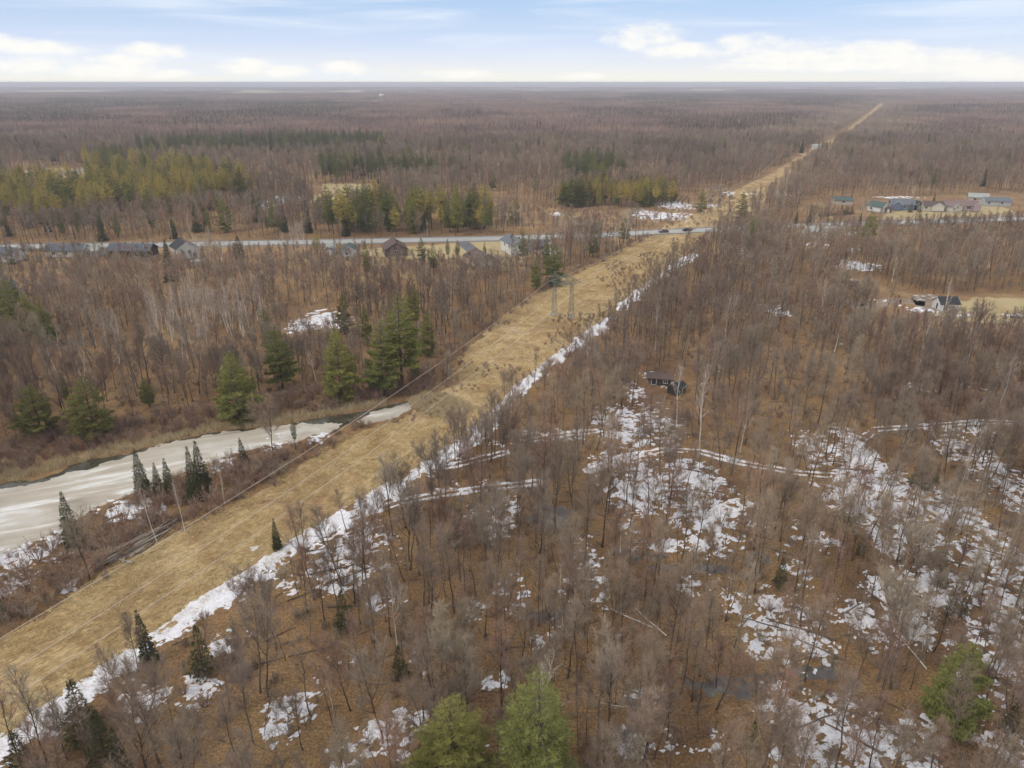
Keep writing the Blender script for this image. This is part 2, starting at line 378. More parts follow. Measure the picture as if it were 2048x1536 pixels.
# ------------------------------------------------------------------ mesh helpers
class MB:
    def __init__(s): s.v = []; s.f = []; s.m = []
    def add(s, vs_, fs_, mi=0):
        o = len(s.v); s.v.extend(vs_)
        for f in fs_: s.f.append(tuple(i + o for i in f)); s.m.append(mi)
    def box(s, x0, x1, y0, y1, z0, z1, mi=0):
        s.add([(x0, y0, z0), (x1, y0, z0), (x1, y1, z0), (x0, y1, z0), (x0, y0, z1), (x1, y0, z1), (x1, y1, z1), (x0, y1, z1)],
              [(0, 3, 2, 1), (4, 5, 6, 7), (0, 1, 5, 4), (1, 2, 6, 5), (2, 3, 7, 6), (3, 0, 4, 7)], mi)
    def tube(s, pts, rad, sides=4, mi=0, cap=False):
        P = [Vector(p) for p in pts]; n = len(P); o = len(s.v)
        for i in range(n):
            d = (P[min(i + 1, n - 1)] - P[max(i - 1, 0)])
            if d.length < 1e-9: d = Vector((0, 0, 1))
            d.normalize()
            a = d.cross(Vector((0.31, 0.87, 0.12)) if abs(d.z) > 0.9 else Vector((0, 0, 1))); a.normalize(); bb = d.cross(a)
            r = rad[i] if hasattr(rad, '__len__') else rad
            for k in range(sides):
                th = 2 * math.pi * k / sides
                q = P[i] + a * (r * math.cos(th)) + bb * (r * math.sin(th)); s.v.append((q.x, q.y, q.z))
        for i in range(n - 1):
            for k in range(sides):
                k2 = (k + 1) % sides
                s.f.append((o + i * sides + k, o + i * sides + k2, o + (i + 1) * sides + k2, o + (i + 1) * sides + k)); s.m.append(mi)
        if cap:
            s.f.append(tuple(o + k for k in range(sides))[::-1]); s.m.append(mi)
            s.f.append(tuple(o + (n - 1) * sides + k for k in range(sides))); s.m.append(mi)
    def stick(s, p, q, wd, mi=0, rng=rnd):            # a fine twig or needle: one tapering blade
        d = Vector(q) - Vector(p)
        r = Vector((rng.gauss(0, 1), rng.gauss(0, 1), rng.gauss(0, 1)))
        a = d.cross(r)
        if a.length < 1e-6: return
        a.normalize(); a *= wd * 0.5
        o = len(s.v)
        s.v.extend([(p[0] - a.x, p[1] - a.y, p[2] - a.z), (p[0] + a.x, p[1] + a.y, p[2] + a.z), tuple(q)])
        s.f.append((o, o + 1, o + 2)); s.m.append(mi)
    def lathe(s, prof, sides=16, mi=0):
        o = len(s.v)
        for (r, z) in prof:
            for k in range(sides):
                th = 2 * math.pi * k / sides; s.v.append((r * math.cos(th), r * math.sin(th), z))
        for i in range(len(prof) - 1):
            for k in range(sides):
                k2 = (k + 1) % sides
                s.f.append((o + i * sides + k, o + i * sides + k2, o + (i + 1) * sides + k2, o + (i + 1) * sides + k)); s.m.append(mi)
        s.f.append(tuple(o + (len(prof) - 1) * sides + k for k in range(sides))); s.m.append(mi)
    def mesh(s, name, mats):
        me = bpy.data.meshes.new(name); me.from_pydata(s.v, [], s.f)
        for m_ in (mats if isinstance(mats, (list, tuple)) else [mats]): me.materials.append(m_)
        if any(s.m): me.polygons.foreach_set('material_index', s.m)
        me.update(); return me
    def obj(s, name, mats, parent=None):
        return link(name, s.mesh(name, mats), parent)
def link(name, data, parent=None, col=None):
    o = bpy.data.objects.new(name, data); (col or C).objects.link(o)
    if parent is not None: o.parent = parent
    return o
def tag(o, label=None, cat=None, group=None, kind=None):
    if label: o['label'] = label
    if cat: o['category'] = cat
    if group: o['group'] = group
    if kind: o['kind'] = kind
    return o
def thing(name, loc, rz=0.0, label=None, cat=None, group=None):
    o = link(name, None); o.empty_display_size = 0.5
    o.location = (loc[0], loc[1], loc[2] if len(loc) > 2 else 0.0); o.rotation_euler = (0, 0, rz)
    return tag(o, label, cat, group)
def sheet(name, bounds, cell, func, zhi, m, kind='structure', slope=0.15, base=0.0, label=None):
    """a skin over the ground wherever func > 0; it dips under the ground at its ragged edge"""
    x0, x1, y0, y1 = bounds
    xs = np.arange(x0, x1 + cell, cell); ys = np.arange(y0, y1 + cell, cell)
    X, Y = np.meshgrid(xs, ys)
    X = X + (NR.random(X.shape) - 0.5) * cell * 0.5; Y = Y + (NR.random(Y.shape) - 0.5) * cell * 0.5
    f = func(X, Y)
    keep = (np.maximum(np.maximum(f[:-1, :-1], f[1:, :-1]), np.maximum(f[:-1, 1:], f[1:, 1:])) > 0)
    Z = np.clip(base * 0 + f * slope, -0.06, zhi)
    jj, ii = np.nonzero(keep); nx = X.shape[1]
    a = jj * nx + ii
    q = np.stack([a, a + 1, a + nx + 1, a + nx], 1)
    used, inv = np.unique(q, return_inverse=True); q = inv.reshape(q.shape)
    co = np.stack([X.ravel()[used], Y.ravel()[used], Z.ravel()[used]], 1)
    me = bpy.data.meshes.new(name)
    me.vertices.add(len(co)); me.vertices.foreach_set('co', co.ravel())
    me.loops.add(q.size); me.loops.foreach_set('vertex_index', q.ravel().astype(np.int32))
    me.polygons.add(len(q)); me.polygons.foreach_set('loop_start', np.arange(0, q.size, 4, dtype=np.int32))
    me.update(calc_edges=True); me.validate()
    me.polygons.foreach_set('use_smooth', [True] * len(me.polygons))
    me.materials.append(m)
    o = link(name, me); tag(o, label, None, None, kind)
    return o

# ------------------------------------------------------------------ where things lie (outlines read off the photograph, put on the ground)
STRIP_L = [(-260, 1440), (0, 1288), (130, 1205), (250, 1120), (330, 1070), (470, 1010), (600, 935), (700, 870), (800, 835), (905, 770), (935, 690), (1005, 640), (1110, 565), (1200, 525), (1290, 478), (1345, 440), (1420, 418), (1462, 385), (1545, 345), (1600, 310), (1690, 262), (1760, 208)]
STRIP_R = [(1775, 208), (1712, 262), (1640, 310), (1590, 348), (1545, 388), (1480, 440), (1405, 470), (1370, 500), (1330, 545), (1250, 600), (1200, 640), (1130, 700), (1050, 765), (990, 830), (900, 890), (800, 960), (700, 1020), (560, 1110), (420, 1200), (300, 1285), (130, 1400), (0, 1488), (-260, 1680)]
ICE_TAIL = None
STRIP = px_poly(STRIP_L + STRIP_R)
POND = px_poly([(-160, 1000), (0, 963), (60, 955), (150, 925), (300, 890), (420, 862), (510, 852), (600, 840), (700, 822), (780, 806), (825, 800), (828, 822), (790, 835), (720, 848), (660, 868), (600, 885), (520, 895), (440, 915), (330, 955), (240, 995), (165, 1032), (95, 1074), (0, 1112), (-160, 1174)])
ICE = px_poly([(-160, 1020), (0, 978), (70, 968), (150, 945), (300, 898), (420, 868), (510, 858), (600, 848), (650, 846), (685, 848), (660, 862), (600, 880), (520, 893), (440, 913), (335, 958), (238, 993), (162, 1030), (92, 1072), (0, 1110), (-160, 1172)])
ICE_TAIL = px_poly([(715, 842), (740, 826), (790, 812), (815, 810), (818, 820), (780, 834), (735, 846)])
ROAD_PX = [(-400, 499), (0, 494), (300, 490), (640, 484), (1000, 477), (1200, 470), (1430, 459), (1560, 453), (1760, 446), (2048, 437), (2400, 428)]
ROAD = px_poly(ROAD_PX)
def in_px(X, Y, pts): return inside(X, Y, px_poly(pts))
# ground kept open: no trees stand here
YARDS = px_poly([(-200, 501), (0, 498), (640, 487), (1100, 476), (1140, 475), (1140, 500), (1060, 545), (980, 560), (820, 562), (600, 556), (300, 562), (-200, 565)])
SHEDS = px_poly([(1660, 560), (1720, 552), (1780, 575), (1850, 588), (1960, 585), (2200, 590), (2200, 690), (2048, 682), (1950, 668), (1850, 668), (1760, 640), (1690, 600)])
VILLAGE = px_poly([(1600, 402), (1760, 392), (2030, 388), (2300, 385), (2300, 470), (2000, 478), (1800, 486), (1700, 470), (1590, 440)])
CLEAR_N = px_poly([(880, 395), (1000, 395), (1110, 415), (1180, 420), (1330, 398), (1420, 378), (1470, 385), (1480, 440), (1380, 462), (1300, 463), (1200, 465), (1130, 462), (1060, 452), (1000, 440), (890, 425)])
FIELD_A = px_poly([(636, 372), (650, 366), (752, 366), (770, 380), (758, 400), (700, 425), (640, 425), (610, 400)])
FIELD_B = px_poly([(20, 345), (80, 335), (210, 338), (235, 350), (240, 372), (120, 375), (20, 372)])
FIELD_C = px_poly([(190, 270), (290, 266), (330, 268), (330, 285), (200, 285)])
FIELD_D = px_poly([(500, 355), (640, 352), (640, 362), (500, 368)])
CARS = px_poly([(1285, 478), (1300, 462), (1440, 456), (1425, 500), (1385, 530), (1260, 520)])
CABIN = px_poly([(1285, 755), (1385, 745), (1390, 820), (1330, 830), (1285, 800)])
SNOW_CLEAR = px_poly([(570, 625), (690, 610), (690, 665), (600, 700), (560, 680)])
BANK = px_poly([(80, 1060), (230, 985), (440, 915), (600, 885), (720, 848), (800, 835), (700, 870), (600, 935), (470, 1010), (330, 1070), (250, 1120), (130, 1205), (0, 1288), (-260, 1440), (-160, 1160), (0, 1098)])
NORTHBANK = px_poly([(-160, 1000), (0, 963), (150, 925), (420, 862), (700, 822), (825, 800), (880, 765), (865, 738), (700, 772), (560, 792), (420, 812), (150, 860), (0, 905), (-160, 930)])

# ------------------------------------------------------------------ ground
mb = MB(); G = 24000
mb.add([(-G, -G, 0), (G, -G, 0), (G, G, 0), (-G, G, 0)], [(0, 1, 2, 3)])
tag(mb.obj('ground', M['litter']), kind='structure')

def strip_f(X, Y): return sdf(X, Y, STRIP) + fbm(X * 0.12, Y * 0.12, 3, 4) * 2.4
sheet('grass_strip', (-95, 330, 38, 700), 1.0, strip_f, 0.03, M['grass'])
sheet('grass_strip_beyond', (280, 1700, 690, 2700), 6.0, lambda X, Y: sdf(X, Y, STRIP) + fbm(X * 0.03, Y * 0.03, 3, 3) * 4, 0.05, M['grass'])
sheet('pond_margin', (-130, -5, 80, 160), 0.6, lambda X, Y: sdf(X, Y, POND) - 1.0 + fbm(X * .25, Y * .25, 5, 4) * 1.6, 0.04, M['water'])
sheet('pond_ice', (-130, -5, 80, 160), 0.5, lambda X, Y: np.maximum(sdf(X, Y, ICE), sdf(X, Y, ICE_TAIL)) + .4 + fbm(X * .3, Y * .3, 6, 5, .8) * 1.9, 0.10, M['ice'])
LAWN = px_poly([(700, 500), (780, 492), (1060, 478), (1075, 500), (1060, 525), (990, 545), (900, 520), (800, 522), (700, 518)])
LAWN2 = px_poly([(1740, 405), (1960, 402), (2030, 405), (2040, 440), (1900, 445), (1800, 450), (1745, 440)])
LAWN3 = px_poly([(1840, 600), (1960, 592), (2200, 595), (2200, 668), (2048, 664), (1930, 648), (1850, 632)])
for nm, P, k in (('yard_scrub', YARDS, 'scrub'), ('village_scrub', VILLAGE, 'scrub'), ('shed_scrub', SHEDS, 'scrub'), ('yard_lawn', LAWN, 'meadow'), ('shed_clearing', LAWN3, 'meadow'), ('village_lawn', LAWN2, 'meadow'), ('scrub_clearing', CLEAR_N, 'scrub'), ('meadow', FIELD_A, 'meadow'),
                 ('meadow', FIELD_B, 'meadow'), ('meadow', FIELD_C, 'scrub'), ('meadow', FIELD_D, 'scrub')):
    lo = P.min(0) - 6; hi = P.max(0) + 6
    sheet(nm, (lo[0], hi[0], lo[1], hi[1]), 2.0, (lambda P: lambda X, Y: sdf(X, Y, P) + fbm(X * .06, Y * .06, 8, 4) * 7 - 2)(P), 0.034 if 'lawn' in nm or nm == 'shed_clearing' else 0.022, M[k])
FARFIELDS = []
for (u, v, du, dv) in ((40, 187, 230, 3), (230, 183, 240, 2.5), (560, 187, 140, 4), (480, 182, 90, 2), (870, 182, 260, 2), (1250, 184, 260, 2.5), (1560, 180, 220, 2), (1850, 178, 160, 1.5)):
    P = px_poly([(u - du, v + dv), (u - du * .6, v - dv), (u + du * .7, v - dv), (u + du, v + dv * .6)])
    FARFIELDS.append(P); mb = MB(); mb.add([(x, y, 0.5) for x, y in P], [tuple(range(len(P)))])
    tag(mb.obj('far_field', M['meadow']), kind='structure')
# small frozen pools in the wood
POOLS = [(1100, 1035, 44, 26), (1400, 1138, 100, 12), (1275, 1110, 60, 12), (1520, 1120, 40, 14), (1490, 1370, 120, 30), (1640, 1345, 60, 18), (1110, 1230, 50, 12), (860, 1285, 60, 12), (1300, 1405, 46, 20)]
for (u, v, du, dv) in POOLS:
    x, y = at(u, v); rx = abs(at(u + du, v)[0] - x); ry = abs(at(u, v - dv)[1] - y)
    sheet('frozen_pool', (x - rx * 1.7, x + rx * 1.7, y - ry * 1.7, y + ry * 1.7), 0.35,
          (lambda x, y, rx, ry: lambda X, Y: (1 - ((X - x) / rx) ** 2 - ((Y - y) / ry) ** 2) * min(rx, ry) * .6 + fbm(X * .35, Y * .35, 9, 5, .8) * 2.2 - .3)(x, y, rx, ry), 0.015, M['pool'])

# the road, its shoulders and centre line
def ribbon(name, P, half, z, m, off=0.0, y0=None):
    mb = MB(); n = len(P); v = []
    pts = []
    for i in range(n - 1):
        for k in range(6): pts.append(P[i] + (P[i + 1] - P[i]) * k / 6)
    pts.append(P[-1]); n = len(pts)
    for i in range(n):
        d = pts[min(i + 1, n - 1)] - pts[max(i - 1, 0)]; d = d / np.hypot(*d); nn = np.array([-d[1], d[0]])
        a = pts[i] + nn * (off + half); c_ = pts[i] + nn * (off - half)
        v += [(a[0], a[1], z), (c_[0], c_[1], z)]
    mb.add(v, [(2 * i, 2 * i + 1, 2 * i + 3, 2 * i + 2) for i in range(n - 1)])
    return tag(mb.obj(name, m), kind='structure')
ribbon('road_shoulder', ROAD, 6.6, 0.06, M['shoulder'])
ribbon('road', ROAD, 4.2, 0.10, M['road'])
ribbon('road_centre_line', ROAD, 0.10, 0.104, M['paint'])
ribbon('side_road', px_poly([(60, 372), (122, 350), (150, 343), (176, 336)]), 3.2, 0.06, M['road'])
ribbon('driveway', px_poly([(925, 485), (942, 498), (958, 512), (962, 520)]), 3.0, 0.05, M['drive'])
ribbon('driveway', px_poly([(1090, 480), (1076, 495), (1068, 504)]), 5.0, 0.05, M['drive'])
ribbon('driveway', px_poly([(1850, 600), (1870, 625), (1910, 632), (1990, 640), (2080, 650)]), 4.0, 0.03, M['dirt'])
ribbon('driveway', px_poly([(1690, 600), (1730, 615), (1790, 600), (1850, 608)]), 3.0, 0.03, M['dirt'])

# ------------------------------------------------------------------ snow
TRACKS = [px_poly([(300, 1262), (420, 1180), (560, 1095), (690, 1040), (800, 1003), (900, 985), (1000, 972), (1075, 965)]),
          px_poly([(1180, 940), (1250, 915), (1330, 899), (1400, 903), (1480, 925), (1600, 946), (1680, 952), (1730, 930), (1722, 880), (1752, 858), (1850, 852), (1960, 843), (2060, 846)]),
          px_poly([(1060, 880), (1130, 868), (1190, 862)]), px_poly([(1010, 905), (930, 925), (860, 940)])]
BAND = px_poly([(-60, 1560), (60, 1450), (200, 1355), (300, 1290), (420, 1205), (560, 1110), (640, 1060), (720, 1018), (830, 950), (950, 872), (1000, 815)])
BAND2 = px_poly([(1000, 815), (1040, 770), (1110, 712), (1150, 690), (1235, 625), (1260, 600), (1330, 545), (1390, 510)])
# (u, v, half width, half height, strength) of patches on the wood floor
SN = [(700, 1085, 60, 40, 1.0), (690, 1140, 60, 35, .95), (760, 1120, 40, 60, .5), (590, 1160, 40, 30, .5), (1240, 850, 50, 36, .95), (1320, 850, 40, 40, .8), (1275, 790, 16, 22, .8), (1250, 925, 60, 20, .8), (1300, 980, 70, 40, .95),
      (1390, 960, 45, 35, 1.0), (1400, 1020, 60, 40, 1.0), (1480, 1020, 40, 30, .8), (1280, 1010, 40, 30, .5), (1320, 1090, 50, 14, .8), (1420, 1085, 50, 20, .8), (1180, 1120, 20, 40, .7), (1200, 1180, 22, 28, .8), (1260, 1060, 20, 30, .6),
      (1640, 900, 40, 36, .9), (1690, 930, 40, 30, .8), (1725, 910, 20, 45, 1.2), (1760, 960, 50, 20, 1.0), (1720, 1000, 50, 40, 1.1), (1790, 1010, 60, 40, 1.0), (1850, 1060, 60, 40, .95), (1920, 1040, 40, 70, .9), (1770, 1080, 24, 34, .9),
      (1960, 1120, 50, 60, 1.0), (2020, 1120, 40, 60, .9), (2000, 1200, 50, 50, 1.0), (1880, 1180, 50, 50, .9), (1930, 900, 40, 50, .8), (1980, 940, 50, 40, .8), (2030, 990, 40, 50, .8), (1890, 860, 60, 10, .7), (1960, 860, 30, 20, .8),
      (1590, 1130, 22, 30, .8), (1610, 1060, 30, 30, .5), (1640, 1090, 40, 18, .7), (1480, 1215, 26, 30, .9), (1560, 1240, 60, 50, .95), (1600, 1290, 50, 40, .95), (1520, 1290, 26, 26, .7), (1760, 1180, 26, 30, .8), (1730, 1250, 50, 40, .9), (1830, 1240, 40, 50, .9),
      (1590, 1430, 50, 50, 1.0), (1660, 1420, 50, 40, .95), (1720, 1490, 60, 40, 1.1), (1620, 1510, 60, 40, .9), (1800, 1480, 50, 50, .9), (1560, 1380, 40, 20, .6), (1990, 1270, 50, 24, .9), (2020, 1330, 40, 30, .9), (1980, 1400, 40, 40, .6), (2010, 1500, 40, 50, .7), (1880, 1440, 40, 30, .5),
      (960, 975, 90, 14, .6), (990, 1045, 30, 28, .8), (940, 1030, 20, 30, .6), (1020, 1020, 14, 40, .6), (760, 1200, 30, 20, .7), (1020, 1180, 24, 40, .75), (950, 1225, 12, 24, .85), (1140, 1180, 20, 16, .6), (1380, 1170, 24, 18, .75), (1440, 1160, 26, 12, .5),
      (400, 1370, 26, 34, 1.0), (300, 1400, 40, 30, .8), (450, 1290, 30, 24, .7), (580, 1420, 50, 24, .9), (560, 1460, 26, 22, .9), (620, 1380, 20, 30, .6), (840, 1330, 20, 30, .6), (700, 1310, 30, 20, .5), (820, 1450, 30, 34, .8), (760, 1490, 40, 34, .85), (690, 1500, 30, 26, .8), (990, 1360, 20, 14, .7), (1270, 1480, 30, 30, .8), (1290, 1390, 20, 16, .8), (1310, 1330, 20, 12, .4), (1350, 1480, 30, 20, .6), (1400, 1500, 30, 10, .5), (1440, 1490, 20, 24, .6), (1070, 1280, 14, 16, .7), (1115, 1260, 16, 14, .7), (1000, 1500, 40, 40, .4),
      (1060, 870, 40, 10, .7), (1130, 870, 60, 14, .6), (1180, 835, 20, 10, .5), (1000, 890, 40, 12, .5), (1430, 735, 10, 6, .7), (1840, 775, 30, 10, .5), (1690, 690, 20, 6, .4), (1940, 770, 30, 14, .5),
      (50, 1115, 60, 26, 1.0), (20, 1160, 40, 40, .8), (110, 1080, 30, 30, .7), (250, 1020, 60, 18, .8), (190, 1010, 30, 12, .7), (450, 920, 24, 20, .8), (390, 945, 20, 10, .5), (545, 885, 18, 20, .8), (145, 1168, 10, 10, 1.1), (640, 872, 16, 12, .8), (640, 640, 46, 18, 1.0), (600, 655, 30, 10, .8), (500, 985, 30, 6, .4), (510, 1095, 9, 26, 1.0), (485, 1050, 6, 8, .9), (1345, 770, 20, 6, .8), (1305, 750, 20, 5, .8), (1395, 770, 14, 6, .6)]
SNF = [(1715, 532, 34, 8, 1.0), (1550, 622, 26, 14, .8), (1770, 600, 30, 6, .6), (1840, 620, 40, 10, .9), (1930, 632, 30, 8, 1.0), (1850, 596, 40, 5, .9), (2035, 634, 20, 5, 1.0), (1480, 500, 20, 20, .5), (1350, 410, 26, 8, 1.1), (1330, 432, 60, 7, 1.0), (1370, 440, 20, 8, 1.0), (1500, 388, 50, 5, 1.0), (1545, 380, 22, 9, .8), (1290, 424, 30, 5, .9), (1115, 428, 12, 4, 1.0), (1630, 297, 12, 4, 1.1), (560, 400, 34, 8, .9), (535, 412, 20, 6, .8), (168, 417, 18, 5, .9), (1085, 488, 20, 4, 1.1), (1088, 500, 24, 5, 1.1), (1100, 510, 12, 4, .8),
       (1660, 465, 60, 8, .7), (1640, 490, 30, 8, .6), (1700, 500, 40, 6, .5), (1400, 445, 20, 4, .7), (740, 298, 10, 3, .5), (1560, 372, 10, 6, .9), (1430, 412, 30, 3, .8), (1800, 395, 40, 2, .9)]
def px_blob(lst):
    out = []
    for (u, v, du, dv, k) in lst:
        x, y = at(u, v)
        out.append((x, y, abs(at(u + du, v)[0] - x) + .5, 0.5 * abs(at(u, v - dv)[1] - at(u, v + dv)[1]) + .5, k))
    return out
def snow_field(blobs, tracks=True):
    def f(X, Y):
        wt = np.zeros(X.shape)
        for (x, y, rx, ry, k) in blobs:
            q = ((X - x) / rx) ** 2 + ((Y - y) / ry) ** 2
            wt = np.maximum(wt, k * np.exp(-0.60 * q))
        r = wt * 1.35 - 0.92
        r += fbm(X * 0.14, Y * 0.14, 21, 3) * 0.45 + fbm(X * 0.62, Y * 0.62, 31, 4, 1.0) * 1.5 * np.clip(wt * 1.6 + .10, 0, 1) + fbm(X * 1.05, Y * 1.25, 33, 3, .8) * 1.55 * np.clip(wt * 1.6 + .10, 0, 1)
        if tracks:
            tr = np.full(X.shape, -9.0)
            for T in TRACKS:
                d = seg_dist(X, Y, T, False)
                tr = np.maximum(tr, (0.32 - np.abs(d - 0.72)) * 1.4 + fbm(X * .3, Y * .3, 41, 4, .95) * 0.9)
            r = np.maximum(r, tr)
            d = seg_dist(X, Y, BAND, False)
            r = np.maximum(r, (2.0 - d) * 0.36 + fbm(X * .3, Y * .3, 51, 5, .95) * 1.7)
            d = seg_dist(X, Y, BAND2, False)
            r = np.maximum(r, (1.6 - d) * 0.30 + fbm(X * .12, Y * .12, 52, 4, .7) * 1.25)
        # mown grass stays bare
        g = sdf(X, Y, STRIP)
        on_track = np.clip((g - 1.2) * 0.8, 0, 3)
        small = np.zeros(X.shape)
        for (x, y, rx, ry, k) in blobs:
            if k >= 1.0: small = np.maximum(small, np.exp(-.75 * (((X - x) / rx) ** 2 + ((Y - y) / ry) ** 2)))
        return r - on_track * (1 - small * 0.9)
    return f
sheet('snow', (-95, 150, 44, 205), 0.27, snow_field(px_blob(SN)), 0.13, M['snow'], 'stuff', 0.22, label='patches of old white snow lying on the leaf litter')
sheet('snow', (-200, 330, 205, 480), 1.2, snow_field(px_blob(SNF + SN[-20:]), True), 0.2, M['snow'], 'stuff', 0.3, label='scattered remnants of snow in the far clearings')
# ------------------------------------------------------------------ tree prototypes
UP = Vector((0, 0, 1))
def rvec(rng): return Vector((rng.gauss(0, 1), rng.gauss(0, 1), rng.gauss(0, 1)))
def bare(seed, H, spread, start, nl, fork=0.0, lean=0.0, tw=1.0, dens=1.0, r0=None, upright=1.0, stems=1):
    """leafless broadleaf tree: (trunk MB, crown MB)"""
    rng = random.Random(seed); T = MB(); K = MB()
    for st in range(stems):
        laz = rng.uniform(0, 6.28); ln = lean + (rng.uniform(.08, .3) if stems > 1 else 0)
        lx, ly = math.cos(laz) * ln, math.sin(laz) * ln
        Hs = H * (rng.uniform(.75, 1) if stems > 1 else 1)
        rr = (r0 or H * 0.0088) * (0.7 if stems > 1 else 1)
        n = 9; pts = []; x = y = 0.0
        for i in range(n):
            tt = i / (n - 1)
            if i: x += rng.gauss(0, .016 * H) * .45; y += rng.gauss(0, .016 * H) * .45
            pts.append(Vector((x + lx * Hs * tt * (1 - .25 * tt), y + ly * Hs * tt * (1 - .25 * tt), Hs * tt * .97 - (0.15 if i == 0 else 0))))
        rad = [rr * (1.35 if i == 0 else 1) * (1 - 0.86 * (i / (n - 1)) ** 0.9) for i in range(n)]
        leaders = [(pts, rad, start)]
        if rng.random() < fork:
            k = rng.randint(3, 5); ax = rng.uniform(0, 6.28); q = [pts[k]]
            for i in range(1, 6):
                q.append(pts[k] + Vector((math.cos(ax) * .055 * H * i * (1 - .06 * i), math.sin(ax) * .055 * H * i * (1 - .06 * i), (Hs * .93 - pts[k].z) * i / 5)))
            leaders.append((q, [rad[k] * .8 * (1 - .85 * i / 5) for i in range(6)], 0.15))
        for (P, rd, s0) in leaders:
            T.tube(P, rd, 6)
            nn = int(nl * (1 if P is pts else .6) / (1.6 if stems > 1 else 1)); a0 = rng.uniform(0, 6.28)
            for j in range(nn):
                f = s0 + (0.98 - s0) * (j + rng.uniform(0, .9)) / nn
                fi = f * (len(P) - 1); i0 = min(int(fi), len(P) - 2)
                base = P[i0].lerp(P[i0 + 1], fi - i0)
                rb = rd[i0] * .55
                a = a0 + j * 2.4 + rng.gauss(0, .35)
                rel = (f - s0) / (1 - s0)
                L = Hs * spread * (0.30 + 0.70 * (1 - rel) ** 0.8) * rng.uniform(.65, 1.2)
                e = R(rng.uniform(28, 58) * upright + 22 * rel)
                d = Vector((math.cos(a) * math.cos(e), math.sin(a) * math.cos(e), math.sin(e)))
                q = [base]; dd = d.copy(); m = 4
                for i in range(m):
                    dd = (dd + UP * 0.17 * upright + rvec(rng) * .10).normalized(); q.append(q[-1] + dd * L / m)
                K.tube(q, [max(.012, rb * (1 - .82 * i / m)) for i in range(m + 1)], 3, 1)
                ns = max(3, int((2.5 + L * 1.25) * dens))
                for k in range(ns):
                    s = 0.22 + 0.78 * (k + rng.random()) / ns
                    fi2 = min(s, .999) * m; i2 = int(fi2); b2 = q[i2].lerp(q[i2 + 1], fi2 - i2)
                    dd2 = ((q[i2 + 1] - q[i2]).normalized() + rvec(rng) * .50 + UP * .30).normalized()
                    L2 = (0.35 + L * .42 * (1 - .45 * s)) * rng.uniform(.7, 1.25)
                    e2 = b2 + dd2 * L2
                    K.tube([b2, e2], [.014 * tw, .007 * tw], 3)
                    for kk in range(max(3, int((3 + L2 * 2.6) * dens))):
                        s3 = rng.uniform(.15, 1); b3 = b2.lerp(e2, s3)
                        d3 = (dd2 + rvec(rng) * .48 + UP * .22).normalized(); L3 = rng.uniform(.45, 1.05)
                        e3 = b3 + d3 * L3
                        K.stick(b3, e3, .026 * tw, 0, rng)
                        for k4 in range(3):
                            b4 = b3.lerp(e3, rng.uniform(.2, .95)); d4 = (d3 + rvec(rng) * .5 + UP * .15).normalized()
                            K.stick(b4, b4 + d4 * rng.uniform(.25, .6), .017 * tw, 0, rng)
    return T, K
